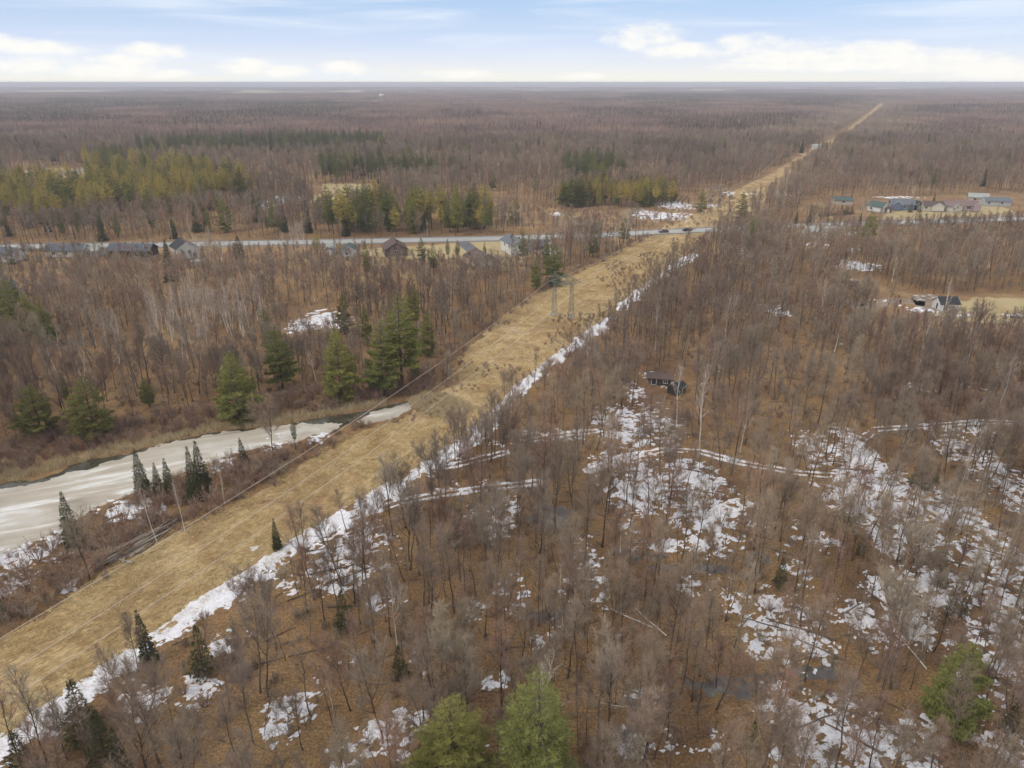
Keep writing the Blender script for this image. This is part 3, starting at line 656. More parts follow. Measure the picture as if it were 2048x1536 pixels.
def pine(seed, H, cb, Rm, tuft=1.0, needle=.30, nw=.055, gap=.62, br=5, droop=0.0, top=0.8, irregular=.35, shape='pine', up=1.0):
    rng = random.Random(seed); T = MB(); K = MB()
    r0 = H * .0125; n = 8
    bx, by = rng.gauss(0, .01) * H, rng.gauss(0, .01) * H
    P = [Vector((bx * (i / n) ** 2, by * (i / n) ** 2, H * i / n - (.15 if i == 0 else 0))) for i in range(n + 1)]
    T.tube(P, [max(.02, r0 * (1.2 if i == 0 else 1) * (1 - .93 * i / n)) for i in range(n + 1)], 6)
    z = cb * H; a0 = rng.uniform(0, 6.28)
    side = [rng.uniform(1 - irregular, 1 + irregular * .4) for _ in range(6)]
    while z < H - .25:
        rel = (z - cb * H) / (H * (1 - cb))
        if shape == 'pine': prof = (1 - rel) ** top * (.55 + .45 * min(1, rel * 4.5))
        elif shape == 'flat': prof = (1 - rel ** 2.6) * (.45 + .55 * min(1, rel * 2.5))
        else: prof = (1 - rel) ** .92
        nb = br if rel < .9 else 4
        a0 += rng.uniform(.4, 1.4)
        for k in range(nb):
            if irregular > .2 and rng.random() < .10: continue
            a = a0 + k * 2 * math.pi / nb + rng.gauss(0, .18)
            L = max(.12, Rm * prof * side[int((a % 6.283) / 1.0472) % 6] * rng.uniform(.72, 1.12))
            e = R((-4 + 42 * rel ** 1.5) * up - droop * (1 - rel) + rng.gauss(0, 5))
            base = Vector((bx * (z / H) ** 2, by * (z / H) ** 2, z + rng.uniform(-.12, .12)))
            d = Vector((math.cos(a) * math.cos(e), math.sin(a) * math.cos(e), math.sin(e)))
            tip = base + d * L + UP * (.10 * L if shape != 'spruce' else .03 * L)
            mid = base + d * L * .55 - UP * .02 * L
            K.tube([base, mid, tip], [.012 + .010 * L, .010 + .006 * L, .008], 3, 1)
            nsh = max(2, int(L / .30 * tuft)); sd = Vector((-d.y, d.x, 0)).normalized()
            for j in range(nsh):
                s = .26 + .74 * (j + rng.random() * .6) / nsh
                pb = base.lerp(mid, s / .55) if s < .55 else mid.lerp(tip, (s - .55) / .45)
                sg = 1 if j % 2 else -1
                l2 = (L * (1 - s) * .50 + .22) * rng.uniform(.75, 1.15)
                ds = (d * .75 + sd * sg * .8 + UP * rng.uniform(-.08, .22)).normalized()
                nt_ = max(1, int(l2 / .30 * tuft + .5))
                for q in range(nt_):
                    c = pb + ds * l2 * (q + .7) / nt_
                    for w_ in range(8):
                        dn = (ds * .75 + rvec(rng) * .62 + UP * .34).normalized()
                        K.stick(c, c + dn * needle * rng.uniform(.7, 1.25) * (1 - .55 * rel), nw * (1 - .5 * rel), 0, rng)
            for w_ in range(5):
                dn = (d * .8 + rvec(rng) * .5 + UP * .35).normalized()
                K.stick(tip - d * .1, tip + dn * needle * (1 - .6 * rel), nw * (1 - .5 * rel), 0, rng)
        z += gap * rng.uniform(.75, 1.25)
    for w_ in range(10):
        dn = (UP + rvec(rng) * .22).normalized(); b = Vector((bx, by, H - .5)); K.stick(b, b + dn * .75, nw * .6, 0, rng)
    return T, K
def shrub(seed, H, n, spread, tw):
    rng = random.Random(seed); K = MB()
    for i in range(n):
        a = rng.uniform(0, 6.28); r = rng.uniform(0, .25) * spread
        p = Vector((math.cos(a) * r, math.sin(a) * r, -.05))
        d = Vector((math.cos(a) * rng.uniform(.1, .55), math.sin(a) * rng.uniform(.1, .55), 1)).normalized()
        L = H * rng.uniform(.6, 1.05); e = p + d * L
        K.tube([p, p.lerp(e, .5) + rvec(rng) * .06, e], [.017 * tw, .012 * tw, .005], 3)
        for k in range(7):
            b = p.lerp(e, rng.uniform(.25, 1)); d2 = (d + rvec(rng) * .45).normalized(); e2 = b + d2 * rng.uniform(.4, .9) * H * .3
            K.stick(b, e2, .022 * tw, 0, rng)
            for q in range(3):
                b3 = b.lerp(e2, rng.uniform(.2, 1)); K.stick(b3, b3 + (d2 + rvec(rng) * .5).normalized() * rng.uniform(.2, .5), .015 * tw, 0, rng)
    return K
def clump(seed, H, n, rad, wd, bend):
    rng = random.Random(seed); K = MB()
    for i in range(n):
        a = rng.uniform(0, 6.28); r = rad * math.sqrt(rng.random()); p = Vector((math.cos(a) * r, math.sin(a) * r, 0))
        e = p + Vector((rng.gauss(0, bend), rng.gauss(0, bend), H * rng.uniform(.5, 1.1)))
        K.stick(p, e, wd, 0, rng)
    return K
def joined(name, T, K, mT, mK, extra=None):
    m_ = MB(); m_.v = list(T.v); m_.f = list(T.f); m_.m = [0] * len(T.f); o = len(m_.v)
    m_.v += K.v; m_.f += [tuple(i + o for i in f) for f in K.f]; m_.m += [1 + k for k in K.m]
    return m_.mesh(name, [mT, mK] + ([extra] if extra else []))

class Kind:                                            # one prototype: part meshes for the single trees, a joined mesh for the mass
    def __init__(s, name, H, T, K, mT, mK, word, limb=None, far=None):
        s.name, s.H, s.word = name, H, word
        s.T = T.mesh('trunk', mT); s.K = K.mesh('crown', [mK, limb] if limb else mK)
        s.J = joined(name, T, K, mT, mK, limb)
        s.F = joined(name, far[0], far[1], mT, mK, limb) if far else s.J
BARE = []
bm_ = M['bark']
for i, (H, sp, st, nl, fk, ln, tm, word) in enumerate([
        (15.5, .21, .42, 17, 0, .00, 'twig', 'straight'), (14.0, .26, .36, 16, 1, .00, 'twig', 'forked'), (16.5, .19, .48, 16, 0, .03, 'twig_red', 'straight reddish'),
        (13.0, .29, .30, 17, 1, .04, 'twig', 'broad forked'), (15.0, .23, .40, 17, .0, .06, 'twig', 'slightly leaning'), (12.0, .24, .32, 15, 0, .0, 'twig_red', 'reddish'),
        (14.5, .25, .38, 18, 1, .02, 'twig', 'many-limbed forked'), (13.5, .20, .45, 14, 0, .10, 'twig', 'leaning'), (16, .27, .33, 19, 1, .05, 'twig', 'wide-crowned'), (14, .18, .5, 15, 0, .14, 'twig', 'crooked leaning'), (11, .30, .22, 17, 1, .0, 'twig_red', 'low-branched'), (15, .22, .45, 16, 1, .08, 'twig', 'twin-topped')]):
    T, K = bare(100 + i, H, sp, st, nl, fk, ln, 1.05, 1.5)
    T2, K2 = bare(100 + i, H, sp, st, nl, fk, ln, 4.0, .62)
    BARE.append(Kind('bare_%d' % i, H, T, K, bm_, M[tm], word, bm_, (T2, K2)))
POLE = []
for i, (H, sp, st, nl, ln, tm, word) in enumerate([(9.5, .15, .40, 11, .02, 'twig', 'slender'), (11, .13, .5, 11, .05, 'twig_red', 'slender reddish'), (8, .18, .35, 11, .0, 'twig', 'small'), (10.5, .14, .45, 10, .10, 'twig', 'slender leaning')]):
    T, K = bare(150 + i, H, sp, st, nl, 0, ln, 1.1, 1.3, H * .0065)
    T2, K2 = bare(150 + i, H, sp, st, nl, 0, ln, 4.2, .6, H * .0075)
    POLE.append(Kind('pole_%d' % i, H, T, K, bm_, M[tm], word, bm_, (T2, K2)))
BIRCH = []
for i, (H, sp, st, nl, fk, ln, ste, word) in enumerate([(13, .19, .40, 14, 0, .02, 1, 'straight'), (12, .22, .38, 14, 1, .06, 1, 'forked'), (11.5, .17, .5, 9, 0, .16, 1, 'leaning'), (11, .18, .45, 12, 0, .0, 3, 'many-stemmed'), (10, .16, .55, 7, 0, .30, 1, 'strongly leaning')]):
    T, K = bare(180 + i, H, sp, st, nl, fk, ln, 1.6, .8, H * .0085, 1.1, ste)
    BIRCH.append(Kind('birch_%d' % i, H, T, K, M['birch_bark'], M['birch_twig'], word, M['birch_bark']))
PALE = []
for i, (H, sp, st, nl) in enumerate([(13.3, .20, .38, 22), (11, .24, .25, 20)]):
    T, K = bare(190 + i, H, sp, st, nl, 0, 0, 1.4, 1.3, None, 1.15)
    PALE.append(Kind('pale_%d' % i, H, T, K, M['twig_pale'], M['twig_pale'], 'pale', M['twig_pale']))
PINE = []
for i, (H, cb, Rm, top, irr) in enumerate([(16, .12, 4.6, .62, .5), (14.5, .08, 5.0, .66, .45), (17, .30, 4.2, .5, .6), (15, .16, 4.4, .58, .55)]):
    T, K = pine(200 + i, H, cb, Rm, 1.2, .50, .22, .70, 5, 6, top, irr)
    PINE.append(Kind('pine_%d' % i, H, T, K, bm_, M['pine_needle'], 'layered', bm_))
NEARP = []
for i, (H, cb, Rm, top, irr) in enumerate([(17, .12, 4.6, .6, .4), (16, .10, 4.4, .62, .4)]):
    T, K = pine(210 + i, H, cb, Rm, 1.9, .36, .085, .68, 5, 6, top, .5)
    NEARP.append(Kind('near_pine_%d' % i, H, T, K, bm_, M['pine_needle'], 'bright', bm_))
YPINE = []
for i, (H, cb, Rm, sh) in enumerate([(13, .42, 3.1, 'flat'), (12, .30, 3.0, 'pine'), (14, .50, 2.8, 'flat')]):
    T, K = pine(220 + i, H, cb, Rm, .75, .55, .20, .60, 5, 0, .7, .35, sh)
    YPINE.append(Kind('ypine_%d' % i, H, T, K, bm_, M['pine_needle_yellow'], 'yellowish', bm_))
DPINE = []
for i, (H, cb, Rm, sh) in enumerate([(18, .35, 2.6, 'flat'), (17, .28, 2.7, 'pine'), (19, .4, 2.5, 'flat')]):
    T, K = pine(240 + i, H, cb, Rm, .75, .60, .22, .60, 5, 2, .6, .35, sh)
    DPINE.append(Kind('dpine_%d' % i, H, T, K, bm_, M['dark_pine_needle'], 'dark', bm_))
SPRUCE = []
for i, (H, cb, Rm) in enumerate([(10, .03, 2.0), (9, .03, 1.8), (11, .05, 1.95)]):
    T, K = pine(260 + i, H, cb, Rm, 1.1, .34, .12, .34, 7, 14, .9, .15, 'spruce')
    SPRUCE.append(Kind('spruce_%d' % i, H, T, K, bm_, M['spruce_needle'], 'spire-shaped', bm_))
CEDAR = []
for i, (H, cb, Rm) in enumerate([(6.5, .04, 1.5), (5.5, .03, 1.4)]):
    T, K = pine(280 + i, H, cb, Rm, 1.0, .32, .12, .36, 6, -14, .8, .25, 'spruce')
    CEDAR.append(Kind('cedar_%d' % i, H, T, K, bm_, M['cedar_needle'], 'bushy', bm_))

# ------------------------------------------------------------------ masses: one object each, copies placed on its points
def mass(name, meshes, pts, label, kind='stuff'):
    """pts: rows of x, y, z, rotation, tilt x, tilt y, scale xy, scale z, index"""
    pts = np.asarray(pts, float)
    col = bpy.data.collections.new(name + '_kinds')
    for i, me in enumerate(meshes): link('k%02d_%s' % (i, name), me, None, col)
    me = bpy.data.meshes.new(name); n = len(pts)
    me.vertices.add(n); me.vertices.foreach_set('co', pts[:, :3].ravel())
    def att(nm, ty, arr, key):
        a = me.attributes.new(nm, ty, 'POINT'); a.data.foreach_set(key, np.ascontiguousarray(arr).ravel())
    att('rot', 'FLOAT_VECTOR', np.stack([pts[:, 4], pts[:, 5], pts[:, 3]], 1).astype(np.float32), 'vector')
    att('scl', 'FLOAT_VECTOR', np.stack([pts[:, 6], pts[:, 6], pts[:, 7]], 1).astype(np.float32), 'vector')
    att('idx', 'INT', pts[:, 8].astype(np.int32), 'value')
    me.update()
    o = link(name, me); tag(o, label, None, None, kind)
    g = bpy.data.node_groups.new(name, 'GeometryNodeTree')
    g.interface.new_socket('Geometry', in_out='INPUT', socket_type='NodeSocketGeometry')
    g.interface.new_socket('Geometry', in_out='OUTPUT', socket_type='NodeSocketGeometry')
    gi = g.nodes.new('NodeGroupInput'); go = g.nodes.new('NodeGroupOutput')
    ci_ = g.nodes.new('GeometryNodeCollectionInfo'); ci_.inputs['Collection'].default_value = col
    ci_.inputs['Separate Children'].default_value = True; ci_.inputs['Reset Children'].default_value = True
    ip = g.nodes.new('GeometryNodeInstanceOnPoints'); ip.inputs['Pick Instance'].default_value = True
    def na(nm, ty):
        x = g.nodes.new('GeometryNodeInputNamedAttribute'); x.data_type = ty; x.inputs['Name'].default_value = nm
        return x.outputs['Attribute']
    er = g.nodes.new('FunctionNodeEulerToRotation')
    g.links.new(na('rot', 'FLOAT_VECTOR'), er.inputs[0])
    g.links.new(gi.outputs[0], ip.inputs['Points']); g.links.new(ci_.outputs[0], ip.inputs['Instance'])
    g.links.new(na('idx', 'INT'), ip.inputs['Instance Index']); g.links.new(er.outputs[0], ip.inputs['Rotation'])
    g.links.new(na('scl', 'FLOAT_VECTOR'), ip.inputs['Scale']); g.links.new(ip.outputs[0], go.inputs[0])
    md = o.modifiers.new('copies', 'NODES'); md.node_group = g
    return o

def frame_mask(X, Y, side=22.0, near=36.0):
    fw = Y * math.cos(PITCH) + HCAM * math.sin(PITCH)
    return (np.abs(X) < fw * 1024 / FOC + side) & (Y > near)
def grid(spacing, x0, x1, y0, y1, jit=.85):
    xs = np.arange(x0, x1, spacing); ys = np.arange(y0, y1, spacing); X, Y = np.meshgrid(xs, ys)
    X = X + (NR.random(X.shape) - .5) * spacing * jit; Y = Y + (NR.random(Y.shape) - .5) * spacing * jit
    X = X.ravel(); Y = Y.ravel(); k = frame_mask(X, Y); return X[k], Y[k]
SIGHT = []
def open_ground(X, Y, margin=1.0):
    """True where trees may stand"""
    ok = (sdf(X, Y, STRIP) < -margin * 1.2) & (sdf(X, Y, POND) < -1.2)
    ok &= seg_dist(X, Y, ROAD, False) > 8.5
    for P in (YARDS, SHEDS, VILLAGE, CLEAR_N, FIELD_A, FIELD_B, FIELD_C, FIELD_D, CABIN, CARS, BANK, SNOW_CLEAR, NORTHBANK):
        if len(X): ok &= ~inside(X, Y, P)
    for T in TRACKS[:3]: ok &= seg_dist(X, Y, T, False) > 1.5
    ok &= seg_dist(X, Y, BAND, False) > 2.3
    return ok

# single conifers, (kind, u, base v, top v, width factor, where it stands)
TAKEN = []                                             # (x, y, radius) of trees placed by hand
CON = [
 ('P', 195, 880, 752, 1.15, 'broad pine on the far pond bank, tallest of the pond end clump'), ('P', 85, 872, 772, 1.15, 'flat-topped pine on the far bank by the cattails'), ('P', 300, 815, 755, .8, 'small lopsided pine alone above the frozen pond'),
 ('P', 132, 800, 742, .8, 'pine with one raised bough beside the leaning white birches'), ('P', 480, 842, 703, 1.0, 'broad pine above the cattails where the pond narrows'), ('P', 566, 778, 653, .9, 'dark pine between two taller pines back from the pond'),
 ('P', 537, 700, 613, .75, 'pine poking above the others back from the pond'), ('P', 684, 802, 655, .8, 'tall narrow pine over the pond, first of a close pair'), ('P', 768, 792, 646, .85, 'tall pine over the pond, second of a close pair'),
 ('T', 805, 775, 585, .95, 'tallest pine with long bare lower trunk near the grass strip'), ('P', 857, 712, 622, .62, 'slim pine with full skirt near the tallest pine'), ('T', 834, 668, 568, .45, 'pine with a small tuft crown on a long bare stem'),
 ('P', 735, 690, 610, .7, 'pine behind the snowy clearing'), ('P', 690, 668, 588, .6, 'dark pine at the edge of the snowy clearing'), ('P', 830, 760, 712, .5, 'small yellowish pine leaning over the grass strip edge'),
 ('P', 100, 690, 600, 1.0, 'low spreading pine in the clump near the grey roof'), ('P', 65, 668, 585, .9, 'pine in the middle of the clump near the grey roof'), ('P', 30, 655, 560, .9, 'tallest pine in the clump near the grey roof'), ('P', 128, 655, 600, .8, 'outermost pine in the clump near the grey roof'), ('P', 8, 690, 592, .9, 'pine cut by the photo edge near the grey roof'), ('D', 45, 640, 555, .8, 'dark pine at the back of the clump near the grey roof'),
 ('P', 1072, 580, 512, .85, 'dark pine beside the steel pylon, shorter of two'), ('P', 1107, 572, 488, .85, 'dark pine beside the steel pylon, taller of two'), ('P', 1046, 520, 461, .62, 'pine standing in front of the white bungalow'), ('D', 845, 548, 476, .75, 'pine at the woods edge by the brown house, first of a row'),
 ('D', 868, 552, 486, .75, 'pine at the woods edge by the brown house, widest of a row'), ('D', 897, 528, 478, .6, 'pine behind the row by the brown house'), ('D', 916, 528, 480, .6, 'twin pine behind the row by the brown house'), ('Y', 636, 512, 461, .8, 'bright yellow-green pine beside the road'), ('Y', 680, 518, 486, .7, 'small yellow-green pine beside the green roofed house'),
 ('C', 969, 501, 483, .8, 'small round evergreen on the white bungalow lawn'), ('C', 480, 515, 472, 1.2, 'round dark evergreen beside the pale leafless tree'), ('C', 62, 503, 482, 1.2, 'evergreen bush in front of the road by the grey bungalow'), ('C', 84, 503, 484, 1.1, 'second evergreen bush in front of the road by the grey bungalow'), ('C', 27, 530, 503, 1.0, 'dark shrubby evergreen at the corner of the grey bungalow'),
 ('P', 1481, 446, 384, .75, 'lone pine standing beside the grass strip past the road'), ('P', 1400, 428, 375, .8, 'bushy pine among snow patches past the road'), ('S', 1591, 447, 422, .9, 'small spruce left of three near the fence'), ('S', 1618, 452, 408, .8, 'tallest spruce of three near the fence'), ('S', 1570, 443, 425, .8, 'smallest spruce of three near the fence'), ('S', 1716, 462, 423, .7, 'dark spruce below the green roofed white house'), ('S', 1867, 405, 385, .8, 'spruce behind the cream house roofs'), ('C', 1820, 425, 404, 1.1, 'evergreen bush in front of the blue house'), ('C', 1838, 425, 412, 1.2, 'second evergreen bush in front of the blue house'),
 ('N', 1078, 1640, 1335, 1.2, 'big bright pine at the bottom edge, the taller one'), ('N', 905, 1620, 1405, 1.2, 'big pine at the bottom edge, the shorter one'), ('P', 1892, 1460, 1288, .8, 'yellow-green pine standing alone among snow patches'), ('C', 1835, 975, 905, 1.0, 'dark cedar beside the snowy track fork'), ('C', 1870, 965, 925, .8, 'small cedar behind the snowy track fork'),
 ('C', 920, 1085, 1020, 1.2, 'olive cedar bush in the snowy wood near the track'), ('C', 1240, 800, 768, .8, 'slim dark cedar before the hunting cabin'), ('C', 1226, 800, 775, .7, 'slimmer cedar before the hunting cabin'), ('C', 1208, 800, 770, .7, 'third slim cedar before the hunting cabin'), ('C', 1557, 1175, 1110, .6, 'narrow cedar by the dark pool'), ('C', 1905, 1230, 1150, .9, 'scruffy hemlock in the snowy slash'), ('C', 1880, 1170, 1120, .9, 'thin hemlock in the snowy slash'), ('C', 690, 1260, 1180, .9, 'dark cedar in front of the white forked birch'), ('C', 800, 1350, 1290, .9, 'cedar near the pale birch'), ('C', 1720, 1110, 1060, .7, 'thin cedar in the snow below the track fork'), ('C', 60, 1560, 1460, 1.0, 'cedar thicket bush beside the snow band'), ('C', 175, 1480, 1360, 1.0, 'grey-green cedar leaning over the snow band'), ('C', 215, 1520, 1420, .9, 'cedar behind the snow band'), ('C', 410, 1350, 1250, .9, 'dark cedar under the leaning ash clump'), ('C', 2010, 1480, 1400, .8, 'cedar at the edge of the snow slash'), ('C', 1500, 1500, 1440, .9, 'cedar below the grey frozen pool'),
 ('S', 290, 992, 898, 1.0, 'spruce on the pond bank, tallest of the first trio'), ('S', 318, 985, 926, .9, 'shortest spruce in the trio on the pond bank'), ('S', 343, 990, 918, .9, 'third spruce in the trio on the pond bank'), ('S', 394, 1000, 893, .85, 'front spruce of the close pair on the pond bank'), ('S', 408, 985, 882, .9, 'back spruce of the close pair on the pond bank'), ('S', 490, 935, 876, .9, 'small spruce on the pond bank by the bare maple'), ('S', 150, 1090, 984, 1.0, 'spruce alone above the snow by the pond'), ('S', 555, 1098, 1036, .75, 'slim spruce at the grass edge beside the snow band'), ('S', 300, 1325, 1222, .75, 'slim spruce standing in the snow band'), ('S', 252, 1560, 1458, .9, 'dark spruce near the bottom of the snow band'), ('D', 592, 900, 838, .35, 'thin dark dead-looking spruce on the pond bank'), ('C', 12, 1240, 1195, 1.0, 'green bush in the thicket at the strip edge'),
]
KINDS = {'P': PINE[:2] + PINE[3:], 'T': PINE[2:3], 'D': DPINE, 'Y': YPINE, 'S': SPRUCE, 'C': CEDAR, 'N': NEARP}
NAMES = {'P': ('pine_tree', 'pine tree'), 'T': ('pine_tree', 'pine tree'), 'D': ('pine_tree', 'pine tree'), 'Y': ('pine_tree', 'pine tree'), 'N': ('pine_tree', 'pine tree'), 'S': ('spruce_tree', 'spruce tree'), 'C': ('cedar_tree', 'cedar tree')}
def plant(kind, x, y, h, rz, wide, name, label, cat, group, tilt=0.0):
    o = thing(name, (x, y, 0), rz, label, cat, group)
    o.rotation_euler = (tilt, 0, rz)
    s = h / kind.H; o.scale = (s * wide, s * wide, s)
    link('trunk', kind.T, o); link('crown', kind.K, o)
    return o
N_CON = 0
for i, (k, u, vb, vt, wf, lab) in enumerate(CON):
    x, y = at(u, vb); h = height_at(u, vb, vt); kk = KINDS[k][i % len(KINDS[k])]
    s = h / kk.H
    nm, cat = NAMES[k]
    lab = lab.replace(' left of three', ', middle one of three')
    plant(kk, x, y, h, rnd.uniform(0, 6.28), min(1.7, max(.8, wf * (1.3 if k in 'PTN' else 1.7 if k == 'D' and vb > 470 and u > 800 else 1.1))), nm, 'evergreen ' + lab if not lab.startswith(('ever', 'spruce', 'small spruce', 'cedar')) else lab, cat, 'conifers picked out among the bare woods')
    TAKEN.append((x, y, 4.0 if k in 'PTDN' else 1.8)); N_CON += 1
    if k in 'PTDYN': SIGHT.append((x, y, h))

# stands of conifers: (kind, outline of their feet in the photograph, spacing, height, spread)
STANDS = [
 ('P', [(640, 474), (985, 467), (985, 452), (870, 440), (740, 445), (640, 455)], 6.0, 19, 'tall green stand along the road'),
 ('Y', [(915, 462), (990, 460), (985, 445), (915, 448)], 4.6, 14, 'slim pines ending the roadside stand'),
 ('Y', [(1115, 418), (1330, 416), (1335, 400), (1115, 404)], 4.6, 15, 'yellow pine row behind the snowy clearing'),
 ('D', [(1125, 372), (1240, 372), (1240, 350), (1125, 350)], 6.0, 20, 'dark block behind the yellow pine row'),
 ('D', [(636, 366), (900, 366), (905, 352), (640, 350)], 7.0, 20, 'dark block behind the pale meadow'),
 ('D', [(285, 322), (500, 316), (780, 308), (780, 288), (290, 298)], 8.5, 18, 'long distant belt of pines'),
 ('Y', [(170, 405), (230, 440), (380, 432), (490, 408), (480, 362), (330, 345), (180, 362)], 7.0, 18, 'yellowish pines beyond the houses'),
 ('Y', [(-60, 455), (110, 458), (200, 445), (190, 395), (60, 380), (-60, 395)], 7.0, 17, 'yellowish pines at the clearing edge'),
 ('P', [(180, 345), (280, 345), (290, 325), (190, 325)], 8.0, 17, 'green pines behind the side road'),
 ('S', [(0, 484), (630, 478), (620, 462), (0, 462)], 12.0, 14, 'dark spruces behind the road'),
]
con_far = []; ORD = 'first second third fourth fifth sixth seventh eighth ninth tenth eleventh twelfth thirteenth fourteenth fifteenth sixteenth seventeenth eighteenth nineteenth twentieth'.split()
def ordinal(i):
    if i < 20: return ORD[i]
    tens = ['', '', 'twenty', 'thirty', 'forty', 'fifty', 'sixty', 'seventy', 'eighty', 'ninety']
    if (i + 1) % 10 == 0: return {2: 'twentieth', 3: 'thirtieth', 4: 'fortieth', 5: 'fiftieth', 6: 'sixtieth', 7: 'seventieth', 8: 'eightieth', 9: 'ninetieth'}.get((i + 1) // 10, 'hundredth')
    return tens[(i + 1) // 10] + '-' + ORD[(i + 1) % 10 - 1]
MIX = {'P': PINE + PINE + YPINE + DPINE[:1], 'Y': YPINE + YPINE + PINE[:2], 'D': DPINE + DPINE + PINE[2:3], 'S': SPRUCE + DPINE}
for (k, px, sp, hh, lab) in STANDS:
    P = px_poly(px); lo = P.min(0); hi = P.max(0)
    X, Y = grid(sp, lo[0], hi[0], lo[1], hi[1], .95)
    ok = inside(X, Y, P) & (seg_dist(X, Y, ROAD, False) > 8)
    rows = sorted(zip(X[ok], Y[ok]), key=lambda q: proj(q[0], q[1], 8)[0])
    cnt = 0
    for (x, y) in rows:
        if rnd.random() < .16: continue
        if k != 'S': x, y = x + rnd.gauss(0, sp * .5), y + rnd.gauss(0, sp * 1.3)
        if y < 460 and seg_dist(np.array([x]), np.array([y]), ROAD, False)[0] < 8: continue
        kk = rnd.choice(MIX[k]); h = hh * rnd.uniform(.62, 1.14)
        vis = 0 < proj(x, y, 8)[0] < 2048
        TAKEN.append((x, y, 2.2))
        if vis and N_CON < 290 and cnt < 42 and rnd.random() < .8:
            nm, cat = NAMES[k]
            plant(kk, x, y, h, rnd.uniform(0, 6.28), rnd.uniform(.85, 1.2), nm, '%s tree of the %s, from pond' % (ordinal(cnt), lab), cat, lab)
            cnt += 1; N_CON += 1
        else:
            con_far.append((x, y, 0, rnd.uniform(0, 6.28), 0, 0, h / kk.H * rnd.uniform(.85, 1.2), h / kk.H, (PINE + YPINE + DPINE + SPRUCE).index(kk)))
# ------------------------------------------------------------------ single birches and pale trees, (kind, u, base v, top v)
birches = []
BL = [(795, 1300, 1162, 1, 'white forked birch with bare spreading limbs in the nearby wood'), (1240, 1105, 1005, 1, 'whitish forked birch beside the snow patch'), (1262, 1112, 1035, 0, 'thin birch beside the whitish forked one'), (1175, 760, 652, 1, 'bright white birch at the wood edge by the strip'),
      (1350, 865, 735, 2, 'leaning birch beside the hunting cabin'), (1396, 915, 740, 0, 'thin tall birch past the hunting cabin'), (1480, 905, 800, 1, 'birch above the curving track'), (1988, 840, 722, 1, 'birch near the far bend of the track'), (1835, 740, 640, 2, 'leaning birch this side of the white shed'), (1125, 1260, 1135, 2, 'leaning birch over the small pools'),
      (1910, 1010, 900, 0, 'birch in the snow beyond the dark cedar'), (2012, 1110, 990, 0, 'pale birch in the snow slash'), (1845, 1300, 1180, 2, 'broken leaning birch in the snow slash'), (370, 1065, 958, 0, 'slim birch on the pond bank behind the spruces'), (450, 1010, 930, 0, 'slim birch on the pond bank past the spruces'), (315, 1085, 960, 2, 'thin birch at the log pile'), (665, 1420, 1330, 0, 'thin birch by the bottom snow patches'),
      (1085, 1500, 1330, 1, 'birch top behind the big bright pine'), (1310, 700, 610, 0, 'birch in the middle of the wood'), (1885, 640, 560, 0, 'birch behind the white shed'), (1120, 495, 430, 0, 'birch by the road beyond the garage'), (1250, 490, 420, 1, 'pale birch at the strip edge before the road'), (1260, 480, 430, 1, 'second pale birch at the strip edge before the road'), (1405, 520, 470, 0, 'thin birch in the strip before the road')]
for (u, vb, vt, k, lab) in BL: birches.append((*at(u, vb), height_at(u, vb, vt), BIRCH[k], lab, 0))
def scatter_birch(px, n, lab, ks, tilt=0):
    P = px_poly(px); lo, hi = P.min(0), P.max(0); c_ = 0; pts = []
    while c_ < n:
        x, y = rnd.uniform(lo[0], hi[0]), rnd.uniform(lo[1], hi[1])
        if inside(np.array([x]), np.array([y]), P)[0]: pts.append((x, y)); c_ += 1
    pts.sort(key=lambda q: proj(q[0], q[1], 5)[0])
    for i, (x, y) in enumerate(pts):
        k = BIRCH[rnd.choice(ks)]
        birches.append((x, y, rnd.uniform(9.5, 13.5), k, '%s white birch %s, %s from pond' % (k.word.replace('strongly ', ''), lab, ordinal(i)), tilt))
scatter_birch([(110, 775), (190, 770), (195, 755), (115, 755)], 7, 'in the leaning clump above the pond pines', (2, 4, 2))
scatter_birch([(190, 735), (270, 735), (270, 715), (190, 715)], 6, 'in the second clump above the pond', (0, 1, 2))
scatter_birch([(300, 690), (540, 670), (520, 630), (310, 640)], 40, 'in the pale grove below the houses', (0, 3, 3, 2, 1))
scatter_birch([(280, 740), (420, 740), (420, 715), (280, 715)], 8, 'in front of the pale grove', (0, 1, 2, 4))
scatter_birch([(380, 535), (460, 535), (460, 520), (380, 520)], 5, 'beside the white gable house', (0, 3))
scatter_birch([(560, 520), (620, 520), (620, 508), (560, 508)], 5, 'by the road before the yellow pine', (3, 1))
pal = [(900, 1405, 1208, 0, 'solitary pale leafless tree with upright twigs in the wood'), (1690, 800, 680, 1, 'straw-coloured leafless tree in the middle of the wood'), (1880, 955, 868, 1, 'pale leafless tree above the dark cedar'), (430, 530, 458, 1, 'big pale leafless tree beside the white gable house'), (195, 520, 470, 1, 'pale leafless tree between the roadside bungalows'), (1725, 440, 390, 1, 'pale willow beside the green roofed white house'), (1825, 400, 372, 1, 'straw-coloured tree behind the blue house'), (745, 520, 480, 1, 'leafless tree on the lawn by the road')]
for (u, vb, vt, k, lab) in pal:
    x, y = at(u, vb); plant(PALE[k], x, y, height_at(u, vb, vt), rnd.uniform(0, 6.28), 1.0, 'bare_tree', lab, 'tree', 'pale leafless trees'); TAKEN.append((x, y, 2))
for (x, y, h, k, lab, tl) in birches:
    plant(k, x, y, h, rnd.uniform(0, 6.28), .6 if 'pond bank' in lab or 'log pile' in lab else 1.0, 'birch_tree', lab, 'birch tree', 'white birches'); TAKEN.append((x, y, .8))
hand_bare = [(548, 915, 796, 3, 'round pinkish maple on the pond bank'), (180, 1160, 1035, 3, 'sprawling bare tree on the snow by the pond bank'), (775, 745, 640, 3, 'broad bare oak between the tall pines'), (1425, 800, 690, 4, 'dark leaning tree by the cabin snow')]
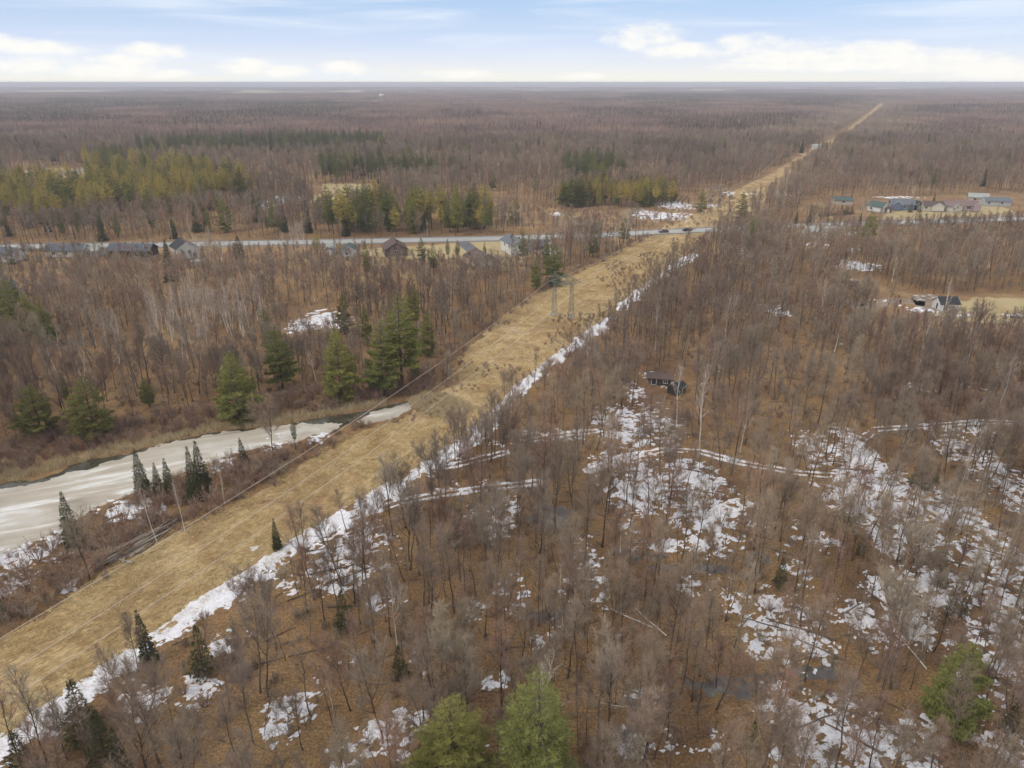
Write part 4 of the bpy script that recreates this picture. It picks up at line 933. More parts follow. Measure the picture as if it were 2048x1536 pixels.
for (u, vb, vt, k, lab) in hand_bare:
    x, y = at(u, vb); plant(BARE[k], x, y, height_at(u, vb, vt), rnd.uniform(0, 6.28), 1.1, 'bare_tree', lab, 'tree', 'bare trees picked out'); TAKEN.append((x, y, 2.5))
TAKEN = np.array(TAKEN)

# ------------------------------------------------------------------ the bare woods
ALLB = BARE + POLE
GROVE = px_poly([(100, 790), (200, 790), (280, 755), (430, 755), (560, 690), (520, 620), (290, 630), (180, 700), (100, 745)])
rows = []
for (sp, y0, y1) in ((2.85, 36, 150), (3.4, 150, 330), (4.3, 330, 900)):
    xm = y1 * .75 + 60
    X, Y = grid(sp, -xm, xm, y0, y1)
    ok = open_ground(X, Y)
    d = fbm(X * .03, Y * .03, 77, 3)
    d = d - 1.1 * inside(X, Y, GROVE)
    for st_ in STANDS: d = d - 1.0 * inside(X, Y, px_poly(st_[1])) * (st_[0] != 'S')
    ok &= NR.random(len(X)) < np.clip(.82 + d * .9 + fbm(X * .11, Y * .11, 78, 2) * .35, .18, 1)
    # thinner in the snowy openings
    X, Y = X[ok], Y[ok]
    if y0 < 150:
        f = np.full(len(X), 9.0)
        wt = np.zeros(len(X))
        for (x, y, rx, ry, k) in px_blob(SN): wt = np.maximum(wt, k * np.exp(-.75 * (((X - x) / rx) ** 2 + ((Y - y) / ry) ** 2)))
        keep = NR.random(len(X)) > np.clip(wt - .15, 0, .8) * .75
        X, Y = X[keep], Y[keep]
    near_t = TAKEN[TAKEN[:, 1] < y1 + 5]
    keep = np.ones(len(X), bool)
    for (x, y, h) in SIGHT:                              # picked-out evergreens stand free on the side of the pond and the road
        n_ = math.hypot(x, y); a_ = (X * x + Y * y) / n_; lat = np.abs(X * y - Y * x) / n_
        keep &= ~((lat < 3.0) & (a_ < n_ + 1) & (a_ > n_ - h * 1.15) & (NR.random(len(X)) < .85))
    for (x, y, r) in near_t: keep &= (X - x) ** 2 + (Y - y) ** 2 > r * r
    for x, y in zip(X[keep], Y[keep]): rows.append((x, y))
# low trees where taller ones would hide the houses, the road or the shed
low = []
for (P, sp, hmin, hmax, pr) in ((YARDS, 3.6, 3.5, 7, .85), (VILLAGE, 5.5, 3.5, 6, .6), (SHEDS, 5.0, 2.5, 4.5, .35), (CLEAR_N, 9, 2, 4.5, .35)):
    lo, hi = P.min(0), P.max(0); X, Y = grid(sp, lo[0], hi[0], lo[1], hi[1])
    ok = inside(X, Y, P) & (seg_dist(X, Y, ROAD, False) > 12) & (sdf(X, Y, STRIP) < -2)
    for x, y in zip(X[ok], Y[ok]):
        u, v = proj(x, y, 0)
        if P is YARDS and v < (526 if 740 < u < 1060 else 508): continue
        if P is VILLAGE and (v < 426 or v < 440 and rnd.random() < .6): continue
        if P is VILLAGE and 446 < v < 470 and rnd.random() < .75: low.append((x + rnd.uniform(-2, 2), y + rnd.uniform(-2, 2), rnd.uniform(3, 4.6)))
        if P is SHEDS and v < 648 and u > 1740: continue
        if rnd.random() < pr: low.append((x, y, rnd.uniform(hmin, hmax)))
# a fringe of low trees before the road where it runs unseen towards the settlement
X, Y = grid(2.6, 95, 420, 300, 420); ds_ = seg_dist(X, Y, ROAD, False); dr = seg_dist(X, Y - 3.0, ROAD, False)
for x, y, a_, b_ in zip(X, Y, ds_, dr):
    if 7.5 < a_ < 24 and b_ > a_ and proj(x, y, 0)[0] > 1432 and rnd.random() < .8: low.append((x, y, rnd.uniform(4.0, 6.4)))
trees = []
dN = lambda x, y: math.sqrt(x * x + y * y + HCAM ** 2)
rows = np.array(rows)
for (x, y), e in zip(rows, sdf(rows[:, 0], rows[:, 1], STRIP)):
    k = rnd.choice(BARE) if rnd.random() < .58 else rnd.choice(POLE)
    if rnd.random() < .02 and y > 130: k = rnd.choice(BIRCH[:3])
    h = k.H * (rnd.uniform(.85, 1.15) if rnd.random() < .7 else rnd.uniform(.5, .85))
    u, v = proj(x, y, 0)
    h *= .88
    if e > -9 and y < 260: h *= .7
    if u < 1140 and 555 < v < 600: h *= .62 + .38 * (v - 555) / 45
    if u > 1560 and 470 < v < 520: h *= .45 + .5 * (v - 470) / 50
    if u > 1690 and 655 < v < 720: h *= .5 + .5 * (v - 655) / 65
    if 500 < u < 900 and 690 < v < 800: h *= .85
    if 1000 < u < 1300 and 600 < v < 800: h *= .9
    trees.append((x, y, h, k))
def shows(x, y, h):
    u, v = proj(x, y, h * .6); u0, v0 = proj(x, y, 0)
    return -10 < u < 2058 and v < 1530
cand = sorted([i for i, (x, y, h, k) in enumerate(trees) if shows(x, y, h) and k in ALLB], key=lambda i: -trees[i][2] / dN(trees[i][0], trees[i][1]))
SINGLE = set(cand[:284])
LAND = [(60, 1450, 'the near end of the snow band'), (300, 1300, 'the slim spruce in the snow band'), (430, 1370, 'the small bright snow patch'), (580, 1420, 'the pointed snow patch'), (700, 1120, 'the crossed logs in snow'), (760, 1490, 'the bottom snow patches'), (905, 1480, 'the shorter bottom pine'), (1078, 1430, 'the taller bottom pine'), (900, 1330, 'the solitary pale tree'), (795, 1230, 'the white forked birch'), (860, 1050, 'the olive cedar bush'), (1100, 1035, 'the dark frozen puddle'), (1020, 1190, 'the narrow snow tongue'), (1200, 1150, 'the twin snow strips'), (1300, 980, 'the curving track'), (1400, 1138, 'the long dark pool'), (1490, 1370, 'the grey frozen pool'), (1290, 1450, 'the pool with fallen birch'), (1570, 1260, 'the streaked snow slash'), (1640, 1450, 'the big bottom snow field'), (1720, 1180, 'the brown thicket mound'), (1735, 930, 'the track fork'), (1892, 1380, 'the lone yellow-green pine'), (1850, 1050, 'the broad snow slash'), (1980, 1180, 'the snow slash edge'), (2010, 1480, 'the edge cedar'), (1260, 1300, 'the fallen birch pole'), (1000, 970, 'the straight track')]
near = {}
for i in SINGLE:
    x, y, h, k = trees[i]; u, v = proj(x, y, h * .5)
    j = min(range(len(LAND)), key=lambda q: (LAND[q][0] - u) ** 2 + (LAND[q][1] - v) ** 2)
    du, dv = u - LAND[j][0], v - LAND[j][1]
    rel = ('on the strip side of' if du < 0 else 'on the outer side of') if abs(du) > abs(dv) * 1.1 else ('behind' if dv < 0 else 'in front of')
    near.setdefault((j, rel), []).append((du * du + dv * dv, i))
for (j, rel), lst in near.items():
    lst.sort()
    for r_, (_, i) in enumerate(lst):
        x, y, h, k = trees[i]
        size = 'tall' if h > 14 else 'short' if h < 9 else 'middling'
        lab = '%s %s bare tree, %s %s %s' % (size, k.word, ordinal(r_), rel, LAND[j][2])
        if len(lab.replace('-', ' ').split()) > 16: lab = '%s bare tree, %s %s %s' % (size, ordinal(r_), rel, LAND[j][2])
        plant(k, x, y, h, rnd.uniform(0, 6.28), rnd.uniform(.9, 1.15), 'bare_tree', lab, 'tree', 'bare trees of the nearby wood', R(rnd.gauss(0, 4)))
MK = BARE + POLE + BIRCH
pts = []
for i, (x, y, h, k) in enumerate(trees):
    if i in SINGLE: continue
    s = h / k.H
    pts.append((x, y, 0, rnd.uniform(0, 6.28), R(rnd.gauss(0, 2.5)), R(rnd.gauss(0, 2.5)), s * rnd.uniform(.9, 1.15), s, MK.index(k)))
for (x, y, h) in low:
    k = rnd.choice(POLE + BARE[5:7]); s = h / k.H
    pts.append((x, y, 0, rnd.uniform(0, 6.28), 0, 0, s * 1.35, s, MK.index(k)))
FARP = [k.F for k in MK]
pts = [(*q[:8], q[8] + (len(MK) if q[1] > 165 else 0)) for q in pts]
mass('bare_forest', [k.J for k in MK] + FARP, pts, 'leafless brown deciduous forest stretching behind the nearby trees')
# lone conifers dotted through the farther woods, with the rest of the stands
Yl = 230 + 700 * NR.random(1300) ** .8; Xl = (NR.random(1300) * 2 - 1) * (Yl * .72 + 20); okl = open_ground(Xl, Yl)
for x, y in zip(Xl[okl], Yl[okl]):
    u, v = proj(x, y, 0)
    pr = .9 if v < 330 else (.45 if u < 1100 else .14)
    if v > 520 and rnd.random() < .8: continue
    if rnd.random() > pr: continue
    k = rnd.choice(DPINE + SPRUCE + PINE); h = rnd.uniform(10, 17); s = h / k.H
    con_far.append((x, y, 0, rnd.uniform(0, 6.28), 0, 0, s, s, (PINE + YPINE + DPINE + SPRUCE).index(k)))
mass('conifer_forest', [k.J for k in PINE + YPINE + DPINE + SPRUCE], con_far, 'evergreens scattered through the farther woods')

# far woods: tracts of trees, copied
def tract(seed, con, pale, mixs):
    rng = random.Random(seed); V = []; F_ = []; MI = []; TI = []
    sp = 5.0; n = 20
    for i in range(n):
        for j in range(n):
            x = (i + rng.random()) * sp - 50; y = (j + rng.random()) * sp - 50
            t_ = rng.random(); o = len(V)
            if rng.random() < con:
                h = rng.uniform(11, 19); r = rng.uniform(1.6, 2.6)
                for q in range(46):
                    z = h * (.18 + .82 * rng.random()); a = rng.uniform(0, 6.28); rr = r * (1.05 - z / h) + .2
                    c_ = Vector((x, y, z)); e = c_ + Vector((math.cos(a) * rr, math.sin(a) * rr, rng.uniform(-.3, .6))); w_ = Vector((-math.sin(a), math.cos(a), .3)) * rng.uniform(.35, .6)
                    o = len(V); V += [tuple(c_ - w_), tuple(c_ + w_), tuple(e)]; F_.append((o, o + 1, o + 2)); MI.append(1); TI += [t_] * 3
            else:
                h = rng.uniform(9, 15); r = rng.uniform(1.8, 3.0)
                for q in range(30):
                    a = rng.uniform(0, 6.28); rr = r * math.sqrt(rng.random()); z = h * rng.uniform(.35, .85)
                    b_ = Vector((x + math.cos(a) * rr * .5, y + math.sin(a) * rr * .5, z)); e = b_ + Vector((math.cos(a) * rr * .6, math.sin(a) * rr * .6, h * rng.uniform(.12, .25)))
                    w_ = Vector((rng.gauss(0, 1), rng.gauss(0, 1), .2)).normalized() * rng.uniform(.14, .28)
                    o = len(V); V += [tuple(b_ - w_), tuple(b_ + w_), tuple(e)]; F_.append((o, o + 1, o + 2)); MI.append(0); TI += [t_] * 3
                w_ = Vector((rng.gauss(0, 1), rng.gauss(0, 1), 0)).normalized() * .14; o = len(V)
                V += [(x - w_.x, y - w_.y, 0), (x + w_.x, y + w_.y, 0), (x, y, h * .8)]; F_.append((o, o + 1, o + 2)); MI.append(0 if rng.random() > pale else 2); TI += [t_] * 3
    me = bpy.data.meshes.new('tract'); me.from_pydata(V, [], F_)
    for k in ('far_bare', 'far_con', 'birch_bark'): me.materials.append(M[k])
    me.polygons.foreach_set('material_index', MI)
    a = me.attributes.new('tint', 'FLOAT', 'POINT'); a.data.foreach_set('value', TI)
    me.update(); return me
def tint_mat(key, cols):
    m, t, b = mat(key, .95, .1)
    at_ = N(t, 'ShaderNodeAttribute'); at_.attribute_name = 'tint'
    c = ramp(t, at_.outputs['Fac'], [((i + .5) / len(cols), x) for i, x in enumerate(cols)])
    f = noise(t, wpos(t), .006, 5, .7)
    c = mixc(t, 1.0, c, ramp(t, f, [(.35, (.55, .50, .50)), (.5, (1.0, .94, .93)), (.65, (1.45, 1.32, 1.15))]), 'MULTIPLY')
    t.links.new(c, b.inputs['Base Color']); M[key] = m
tint_mat('far_bare', [(.27, .185, .16), (.30, .22, .185), (.31, .205, .175), (.26, .19, .17), (.37, .295, .235), (.29, .185, .16)])
tint_mat('far_con', [(.045, .06, .028), (.07, .08, .03), (.06, .07, .033), (.10, .10, .035)])
TR = [tract(900, .012, .04, 0), tract(901, .03, .10, 0), tract(902, .10, .05, 0), tract(903, .42, .02, 0), tract(904, .02, .20, 0)]
def dist_strip(X, Y): return sdf(X, Y, STRIP)
pts = []; edge = []
FARCON = [px_poly(q) for q in ([(1130, 245), (1330, 245), (1330, 225), (1130, 228)], [(870, 242), (1000, 242), (1000, 230), (870, 230)], [(1380, 262), (1700, 262), (1700, 240), (1380, 238)], [(1560, 222), (1720, 222), (1720, 200), (1560, 205)], [(0, 262), (180, 262), (180, 215), (0, 215)], [(500, 240), (720, 240), (700, 205), (480, 205)], [(1750, 240), (2048, 240), (2048, 218), (1780, 222)], [(1250, 205), (1650, 200), (1650, 192), (1250, 192)], [(100, 225), (420, 225), (420, 205), (100, 205)])]
X, Y = np.meshgrid(np.arange(-7000, 7000, 97.0), np.arange(890, 9400, 97.0)); X = X.ravel(); Y = Y.ravel()
k = frame_mask(X, Y, 160); X, Y = X[k], Y[k]
ds = dist_strip(X, Y); nz = fbm(X * .0022, Y * .0022, 61, 4)
fc = np.zeros(len(X), bool)
for P in FARCON: fc |= inside(X, Y, P)
ff = np.zeros(len(X), bool)
for P in FARFIELDS: ff |= inside(X, Y, P)
gaps = fbm(X * .0016 + 9, Y * .0011, 71, 3)
for i in range(len(X)):
    if ff[i]: continue
    if Y[i] > 2300 and gaps[i] > (.42 if Y[i] < 4400 else .05): continue           # farm clearings
    if ds[i] > -72:
        edge.append((X[i], Y[i])); continue
    r_ = rnd.random()
    if fc[i]: id_ = 3 if r_ < .85 else 2
    elif nz[i] > .22: id_ = 2 if r_ < .5 else 3
    elif nz[i] < -.35: id_ = 4 if r_ < .5 else 1
    else: id_ = 0 if r_ < .5 else (1 if r_ < .85 else 2)
    pts.append((X[i] + rnd.uniform(-6, 6), Y[i] + rnd.uniform(-6, 6), 0, rnd.randint(0, 3) * math.pi / 2 + rnd.uniform(-.1, .1), 0, 0, 1.06, rnd.uniform(.9, 1.1), id_))
mass('far_forest', TR, pts, 'hazy mauve forest reaching to the fields near the horizon')
pts = []
for (cx, cy_) in edge:
    for i in range(14):
        for j in range(14):
            x, y = cx + (i + rnd.random() - 7) * 7, cy_ + (j + rnd.random() - 7) * 7
            pts.append((x, y))
pts = np.array(pts); ok = sdf(pts[:, 0], pts[:, 1], STRIP) < -2
LOW = []
for s_ in range(3):
    rng = random.Random(950 + s_); mbx = MB(); h = 13
    for q in range(44):
        a = rng.uniform(0, 6.28); rr = 2.8 * math.sqrt(rng.random()); z = h * rng.uniform(.3, .8)
        b_ = Vector((math.cos(a) * rr * .5, math.sin(a) * rr * .5, z)); e = b_ + Vector((math.cos(a) * rr * .6, math.sin(a) * rr * .6, h * rng.uniform(.12, .25)))
        mbx.stick(b_, e, rng.uniform(.18, .36), 0, rng)
    mbx.tube([(0, 0, 0), (0, 0, h * .7)], [.16, .05], 3)
    LOW.append(mbx.mesh('edge_tree', M['twig']))
if ok.any():
    q = pts[ok]; mass('strip_edge_forest', LOW, [(x, y, 0, rnd.uniform(0, 6.28), 0, 0, 1.1, rnd.uniform(.75, 1.15), rnd.randint(0, 2)) for x, y in q], 'distant bare trees lining the cleared strip')

# ------------------------------------------------------------------ undergrowth
SH = [(shrub(300 + i, h, n, s, 2.4), tm) for i, (h, n, s, tm) in enumerate([(2.6, 16, 1.6, 'twig_red'), (2.0, 14, 1.5, 'twig_red'), (3.4, 12, 1.8, 'twig'), (1.5, 12, 1.2, 'twig'), (2.2, 14, 1.4, 'twig_pale')])]
SHM = [k_.mesh('shrub_%d' % i, M[tm]) for i, (k_, tm) in enumerate(SH)]
pts = []
def shr(x, y, s, ids): pts.append((x, y, 0, rnd.uniform(0, 6.28), 0, 0, s * rnd.uniform(.9, 1.3), s, rnd.choice(ids)))
X, Y = grid(1.5, -130, 0, 45, 165); ins = inside(X, Y, BANK) & (sdf(X, Y, POND) < -.6) & (sdf(X, Y, STRIP) < -1.0)
dn = fbm(X * .09, Y * .09, 81, 3)
for x, y, d in zip(X[ins], Y[ins], dn[ins]):
    if rnd.random() < .62 + d * .5: shr(x, y, rnd.uniform(.7, 1.35) * (.55 if sdf(np.array([x]), np.array([y]), POND)[0] > -5 else 1), (0, 0, 1, 2, 3))
X, Y = grid(1.6, -130, 0, 85, 175); ins = inside(X, Y, NORTHBANK) & (sdf(X, Y, POND) < -1.6)
for x, y in zip(X[ins], Y[ins]):
    if rnd.random() < .75: shr(x, y, rnd.uniform(.6, 1.2), (0, 1, 0, 1, 3))
X, Y = grid(1.9, -100, 140, 45, 340); e = sdf(X, Y, STRIP); ins = (e < 1.0) & (e > -4) & (seg_dist(X, Y, BAND, False) > 2.4) & (sdf(X, Y, POND) < -1) & (seg_dist(X, Y, ROAD, False) > 7)
for x, y in zip(X[ins], Y[ins]):
    if rnd.random() < (.42 if x < -20 + (y - 140) * .5 else .25): shr(x, y, rnd.uniform(.4, 1.0), (0, 1, 3, 4))
X, Y = grid(1.6, -60, 170, 110, 440); e = sdf(X, Y, STRIP); d = fbm(X * .05, Y * .05, 91, 3)
ins = (e > .5) & (d > .24)
for x, y in zip(X[ins], Y[ins]):
    if rnd.random() < .75: shr(x, y, rnd.uniform(.2, .6), (1, 0, 3))
X, Y = grid(3.2, -200, 220, 38, 230); ins = open_ground(X, Y)
for x, y in zip(X[ins], Y[ins]):
    if rnd.random() < .55: shr(x, y, rnd.uniform(.4, 1.1), (2, 3, 3, 4, 1, 0))
for (P, pr, sc_) in ((YARDS, .5, .9), (VILLAGE, .3, .9), (SHEDS, .3, .7), (CLEAR_N, .5, .8), (FIELD_A, .05, .8), (SNOW_CLEAR, .15, .6), (CABIN, .12, .6)):
    lo, hi = P.min(0), P.max(0); X, Y = grid(3.2, lo[0], hi[0], lo[1], hi[1]); ins = inside(X, Y, P) & (seg_dist(X, Y, ROAD, False) > 9)
    for x, y in zip(X[ins], Y[ins]):
        u, v = proj(x, y, 0)
        if P is YARDS and v < 518: continue
        if P is VILLAGE and v < 436: continue
        if P is SHEDS and 1740 < u and v < 650: continue
        if rnd.random() < pr: shr(x, y, sc_ * rnd.uniform(.6, 1.3), (0, 1, 2, 3, 4))
mass('undergrowth', SHM, pts, 'reddish brown leafless shrubs and saplings along banks and woods')
DW = []
for i in range(5):
    rng = random.Random(430 + i); kx = MB(); L = rng.uniform(1.5, 4.5)
    kx.tube([(-L / 2, 0, .06), (0, rng.gauss(0, .15), .12), (L / 2, 0, .08)], [.07, .05, .02], 4)
    for q in range(9):
        f = rng.uniform(-.4, .5) * L; a = rng.uniform(-2.6, 2.6); e = Vector((f + math.cos(a) * rng.uniform(.4, 1.2), math.sin(a) * rng.uniform(.4, 1.2), rng.uniform(.1, .6)))
        kx.stick((f, 0, .1), e, .05, 0, rng)
    DW.append(kx.mesh('branch_%d' % i, M['dead_wood']))
pts = []
X, Y = grid(2.4, -130, 170, 38, 190); ins = open_ground(X, Y, .5); d = fbm(X * .07, Y * .07, 121, 3)
for x, y, q in zip(X[ins], Y[ins], d[ins]):
    if rnd.random() < .45 + q * .6: pts.append((x, y, 0, rnd.uniform(0, 6.28), 0, R(rnd.gauss(0, 3)), rnd.uniform(.5, 1.2), rnd.uniform(.6, 1.2), rnd.randint(0, 4)))
mass('deadwood_litter', DW, pts, 'fallen branches and sticks strewn over the leaf litter')
RE = [clump(400 + i, h, n, r_, wd, bd).mesh('reed_%d' % i, M[mk]) for i, (h, n, r_, wd, bd, mk) in enumerate([(1.6, 60, .9, .05, .22, 'reed'), (1.3, 50, .9, .05, .45, 'reed'), (.42, 34, .55, .05, .30, 'tuft'), (.30, 30, .6, .06, .35, 'tuft'), (.5, 26, .45, .05, .4, 'tuft')])]
pts = []
X, Y = grid(.95, -130, 5, 85, 168); e = sdf(X, Y, POND); ins = (e < .4) & (e > -2.8) & (inside(X, Y, NORTHBANK) | (sdf(X, Y, NORTHBANK) > -1.5)); d = fbm(X * .11, Y * .11, 101, 3)
for x, y, q in zip(X[ins], Y[ins], d[ins]):
    if q > -.3 and rnd.random() < .85: pts.append((x, y, 0, rnd.uniform(0, 6.28), 0, 0, rnd.uniform(.8, 1.2), rnd.uniform(.6, 1.1), rnd.choice((0, 1))))
P = px_poly([(820, 800), (850, 785), (900, 790), (945, 815), (930, 838), (880, 835), (835, 825)]); lo, hi = P.min(0), P.max(0); X, Y = grid(.8, lo[0], hi[0], lo[1], hi[1]); ins = inside(X, Y, P)
for x, y in zip(X[ins], Y[ins]): pts.append((x, y, 0, rnd.uniform(0, 6.28), 0, 0, 1.1, rnd.uniform(.5, .9), rnd.choice((0, 1, 1))))
P = px_poly([(0, 925), (50, 918), (60, 940), (0, 965), (-60, 985), (-60, 940)]); lo, hi = P.min(0), P.max(0); X, Y = grid(.9, lo[0], hi[0], lo[1], hi[1]); ins = inside(X, Y, P)
for x, y in zip(X[ins], Y[ins]): pts.append((x, y, 0, rnd.uniform(0, 6.28), 0, 0, 1.1, rnd.uniform(.6, 1.0), rnd.choice((0, 1, 1))))
mass('cattails', RE[:2], pts, 'dry straw-coloured cattails fringing the frozen pond')
pts = []
for (sp, y0, y1, big) in ((1.05, 38, 150, 1), (1.7, 150, 335, 1.5)):
    X, Y = grid(sp, -95, 130, y0, y1); e = sdf(X, Y, STRIP); d = fbm(X * .08, Y * .08, 111, 3); ins = (e > -.5) & (d > -.25)
    for x, y in zip(X[ins], Y[ins]): pts.append((x, y, 0, rnd.uniform(0, 6.28), 0, 0, big * rnd.uniform(.8, 1.4), rnd.uniform(.5, 1.15), rnd.choice((0, 1, 2))))
mass('grass', RE[2:], pts, 'dry tan grass tufts covering the power line strip')
# ------------------------------------------------------------------ fallen logs in the wood
def log_mesh(seed, L, r, stubs, m_):
    rng = random.Random(seed); k = MB(); n = 6; P = []
    for i in range(n): P.append((L * (i / (n - 1) - .5), rng.gauss(0, .02) * L * .6, r * .8 + .06 + rng.gauss(0, .03)))
    k.tube(P, [r * (1 - .55 * i / (n - 1)) for i in range(n)], 7, 0, True)
    b_ = MB()
    for i in range(stubs):
        f = rng.uniform(.3, .98); x = L * (f - .5); a = rng.uniform(-.2, 3.3)
        p = Vector((x, 0, r)); d = Vector((rng.uniform(.3, .8), math.cos(a), abs(math.sin(a)) * .9)).normalized(); e = p + d * rng.uniform(.5, 1.9)
        b_.tube([p, e], [r * .25, .012], 3)
    return k.mesh('stem', m_), b_.mesh('branches', m_)
LOGS = [log_mesh(500 + i, L, r, s, M[mk]) for i, (L, r, s, mk) in enumerate([(6, .12, 9, 'dead_wood'), (8, .15, 12, 'dead_wood'), (4.5, .10, 6, 'dead_wood'), (7, .09, 10, 'birch_bark')])]
FL = [(700, 1152, 30, 1), (672, 1140, 26, 1), (735, 1130, 150, 0), (760, 1160, 40, 2), (645, 1100, 20, 0), (610, 1190, 35, 0), (560, 1270, 30, 2), (620, 1305, 25, 0), (690, 1215, 10, 2), (1010, 1300, 15, 2), (1255, 1235, 140, 3), (1300, 1245, 130, 3), (1275, 1390, 150, 1), (1250, 1415, 170, 3), (1310, 1440, 140, 0), (1290, 1080, 10, 2), (1370, 940, 160, 0), (1405, 985, 150, 2), (1330, 1000, 20, 2), (1420, 1010, 60, 2), (1500, 1070, 150, 0), (1540, 1100, 145, 1),
      (1575, 1225, 30, 2), (1600, 1260, 145, 1), (1570, 1300, 150, 0), (1640, 1300, 140, 1), (1530, 1250, 160, 0), (1620, 1230, 130, 2), (1590, 1330, 30, 0), (1690, 940, 170, 1), (1660, 925, 10, 0), (1710, 1215, 40, 0), (1740, 1190, 120, 1), (1760, 1240, 140, 0), (1790, 1225, 60, 2), (1830, 1060, 140, 0), (1880, 1120, 150, 1), (1920, 1150, 140, 1), (1960, 1100, 140, 0), (1990, 1060, 150, 2), (1900, 1075, 30, 2), (1860, 1010, 140, 0), (2000, 1230, 145, 1), (2020, 1180, 150, 0), (1950, 1260, 150, 1), (1980, 1280, 155, 2), (1820, 1300, 100, 3),
      (1640, 1440, 30, 0), (1690, 1470, 145, 1), (1750, 1440, 150, 1), (1800, 1420, 140, 0), (1840, 1500, 130, 1), (1720, 1410, 150, 2), (1580, 1420, 30, 0), (1560, 1450, 35, 2), (1840, 960, 20, 0), (1930, 955, 20, 1), (1345, 800, 150, 0), (1120, 1180, 20, 2), (880, 1010, 150, 2), (950, 930, 20, 2), (1010, 655, 160, 3), (1035, 665, 165, 3), (905, 700, 130, 0), (925, 705, 60, 0), (890, 690, 20, 1), (1060, 1240, 10, 2), (520, 1330, 20, 0), (470, 1320, 150, 2), (2030, 1370, 150, 0), (1990, 1420, 140, 2)]
LL = LAND + [(1010, 660, 'the tan rise in the strip'), (905, 700, 'the brush heap at the strip edge'), (1345, 800, 'the hunting cabin')]
gl = {}
for i, (u, v, a, k) in enumerate(FL):
    j = min(range(len(LL)), key=lambda q: (LL[q][0] - u) ** 2 + (LL[q][1] - v) ** 2)
    gl.setdefault(j, []).append(((LL[j][0] - u) ** 2 + (LL[j][1] - v) ** 2, i))
for j, lst in gl.items():
    lst.sort()
    for r_, (_, i) in enumerate(lst):
        u, v, a, k = FL[i]; x, y = at(u, v); W = ['brown', 'long dark', 'short', 'pale birch'][k]
        o = thing('fallen_log', (x, y, .05), R(a + rnd.uniform(-8, 8)), '%s fallen log, %s one lying out from %s' % (W, ordinal(r_), LL[j][2]), 'log', 'fallen logs on the wood floor')
        s = rnd.uniform(.8, 1.1); o.scale = (s, s, s)
        link('stem', LOGS[k][0], o); link('branches', LOGS[k][1], o)

# ------------------------------------------------------------------ the pile of stripped logs beside the strip
pa = Vector((*at(205, 1128), 0)); pb = Vector((*at(308, 1072), 0)); ax = (pb - pa).normalized(); nrm = Vector((-ax.y, ax.x, 0)); rz = math.atan2(ax.y, ax.x); Lp = (pb - pa).length
PL = []
for i, (L, r) in enumerate([(7.5, .15), (9, .17), (6, .13), (8, .12), (5, .16)]):
    k = MB(); rng = random.Random(600 + i); P = [(L * (q / 4 - .5), rng.gauss(0, .03), rng.gauss(0, .02)) for q in range(5)]
    k.tube(P, [r * (1 - .35 * q / 4) for q in range(5)], 7, 0, True); PL.append((k.mesh('pile_log', M['stripped_wood']), L, r))
cnt = 0
for layer in range(4):
    nrow = 8 - layer * 2
    for q in range(nrow):
        for half in (0, 1):
            if rnd.random() < .08: continue
            me, L, r = rnd.choice(PL)
            s = (half + .5) / 2 + rnd.uniform(-.22, .22)
            c = pa + ax * (Lp * s) + nrm * ((q - (nrow - 1) / 2) * .40 + rnd.uniform(-.08, .08))
            o = link('pile_log', me); o.location = (c.x, c.y, .16 + layer * .29)
            o.rotation_euler = (rnd.uniform(0, 6), R(rnd.gauss(0, 1.6)), rz + R(rnd.gauss(0, 9)) + (math.pi if rnd.random() < .5 else 0))
            tag(o, 'stripped log of the pile by the strip, %s, %s, %s across' % (['bottom', 'second', 'middle', 'fourth', 'top'][layer] + ' layer', ['near half', 'far half'][half], ordinal(q)), 'log', 'logs of the pile beside the strip')
for i, (u, v, a) in enumerate([(262, 1112, -10), (272, 1106, 25), (248, 1118, 60), (285, 1098, 20), (252, 1124, 100)]):
    me, L, r = PL[4]; o = link('pile_log', me); x, y = at(u, v); o.location = (x, y, .2); o.rotation_euler = (0, R(3), rz + R(a)); o.scale = (.55, 1, 1)
    tag(o, 'short log end strewn on the grass before the pile, %s along' % ordinal(i), 'log', 'logs of the pile beside the strip')

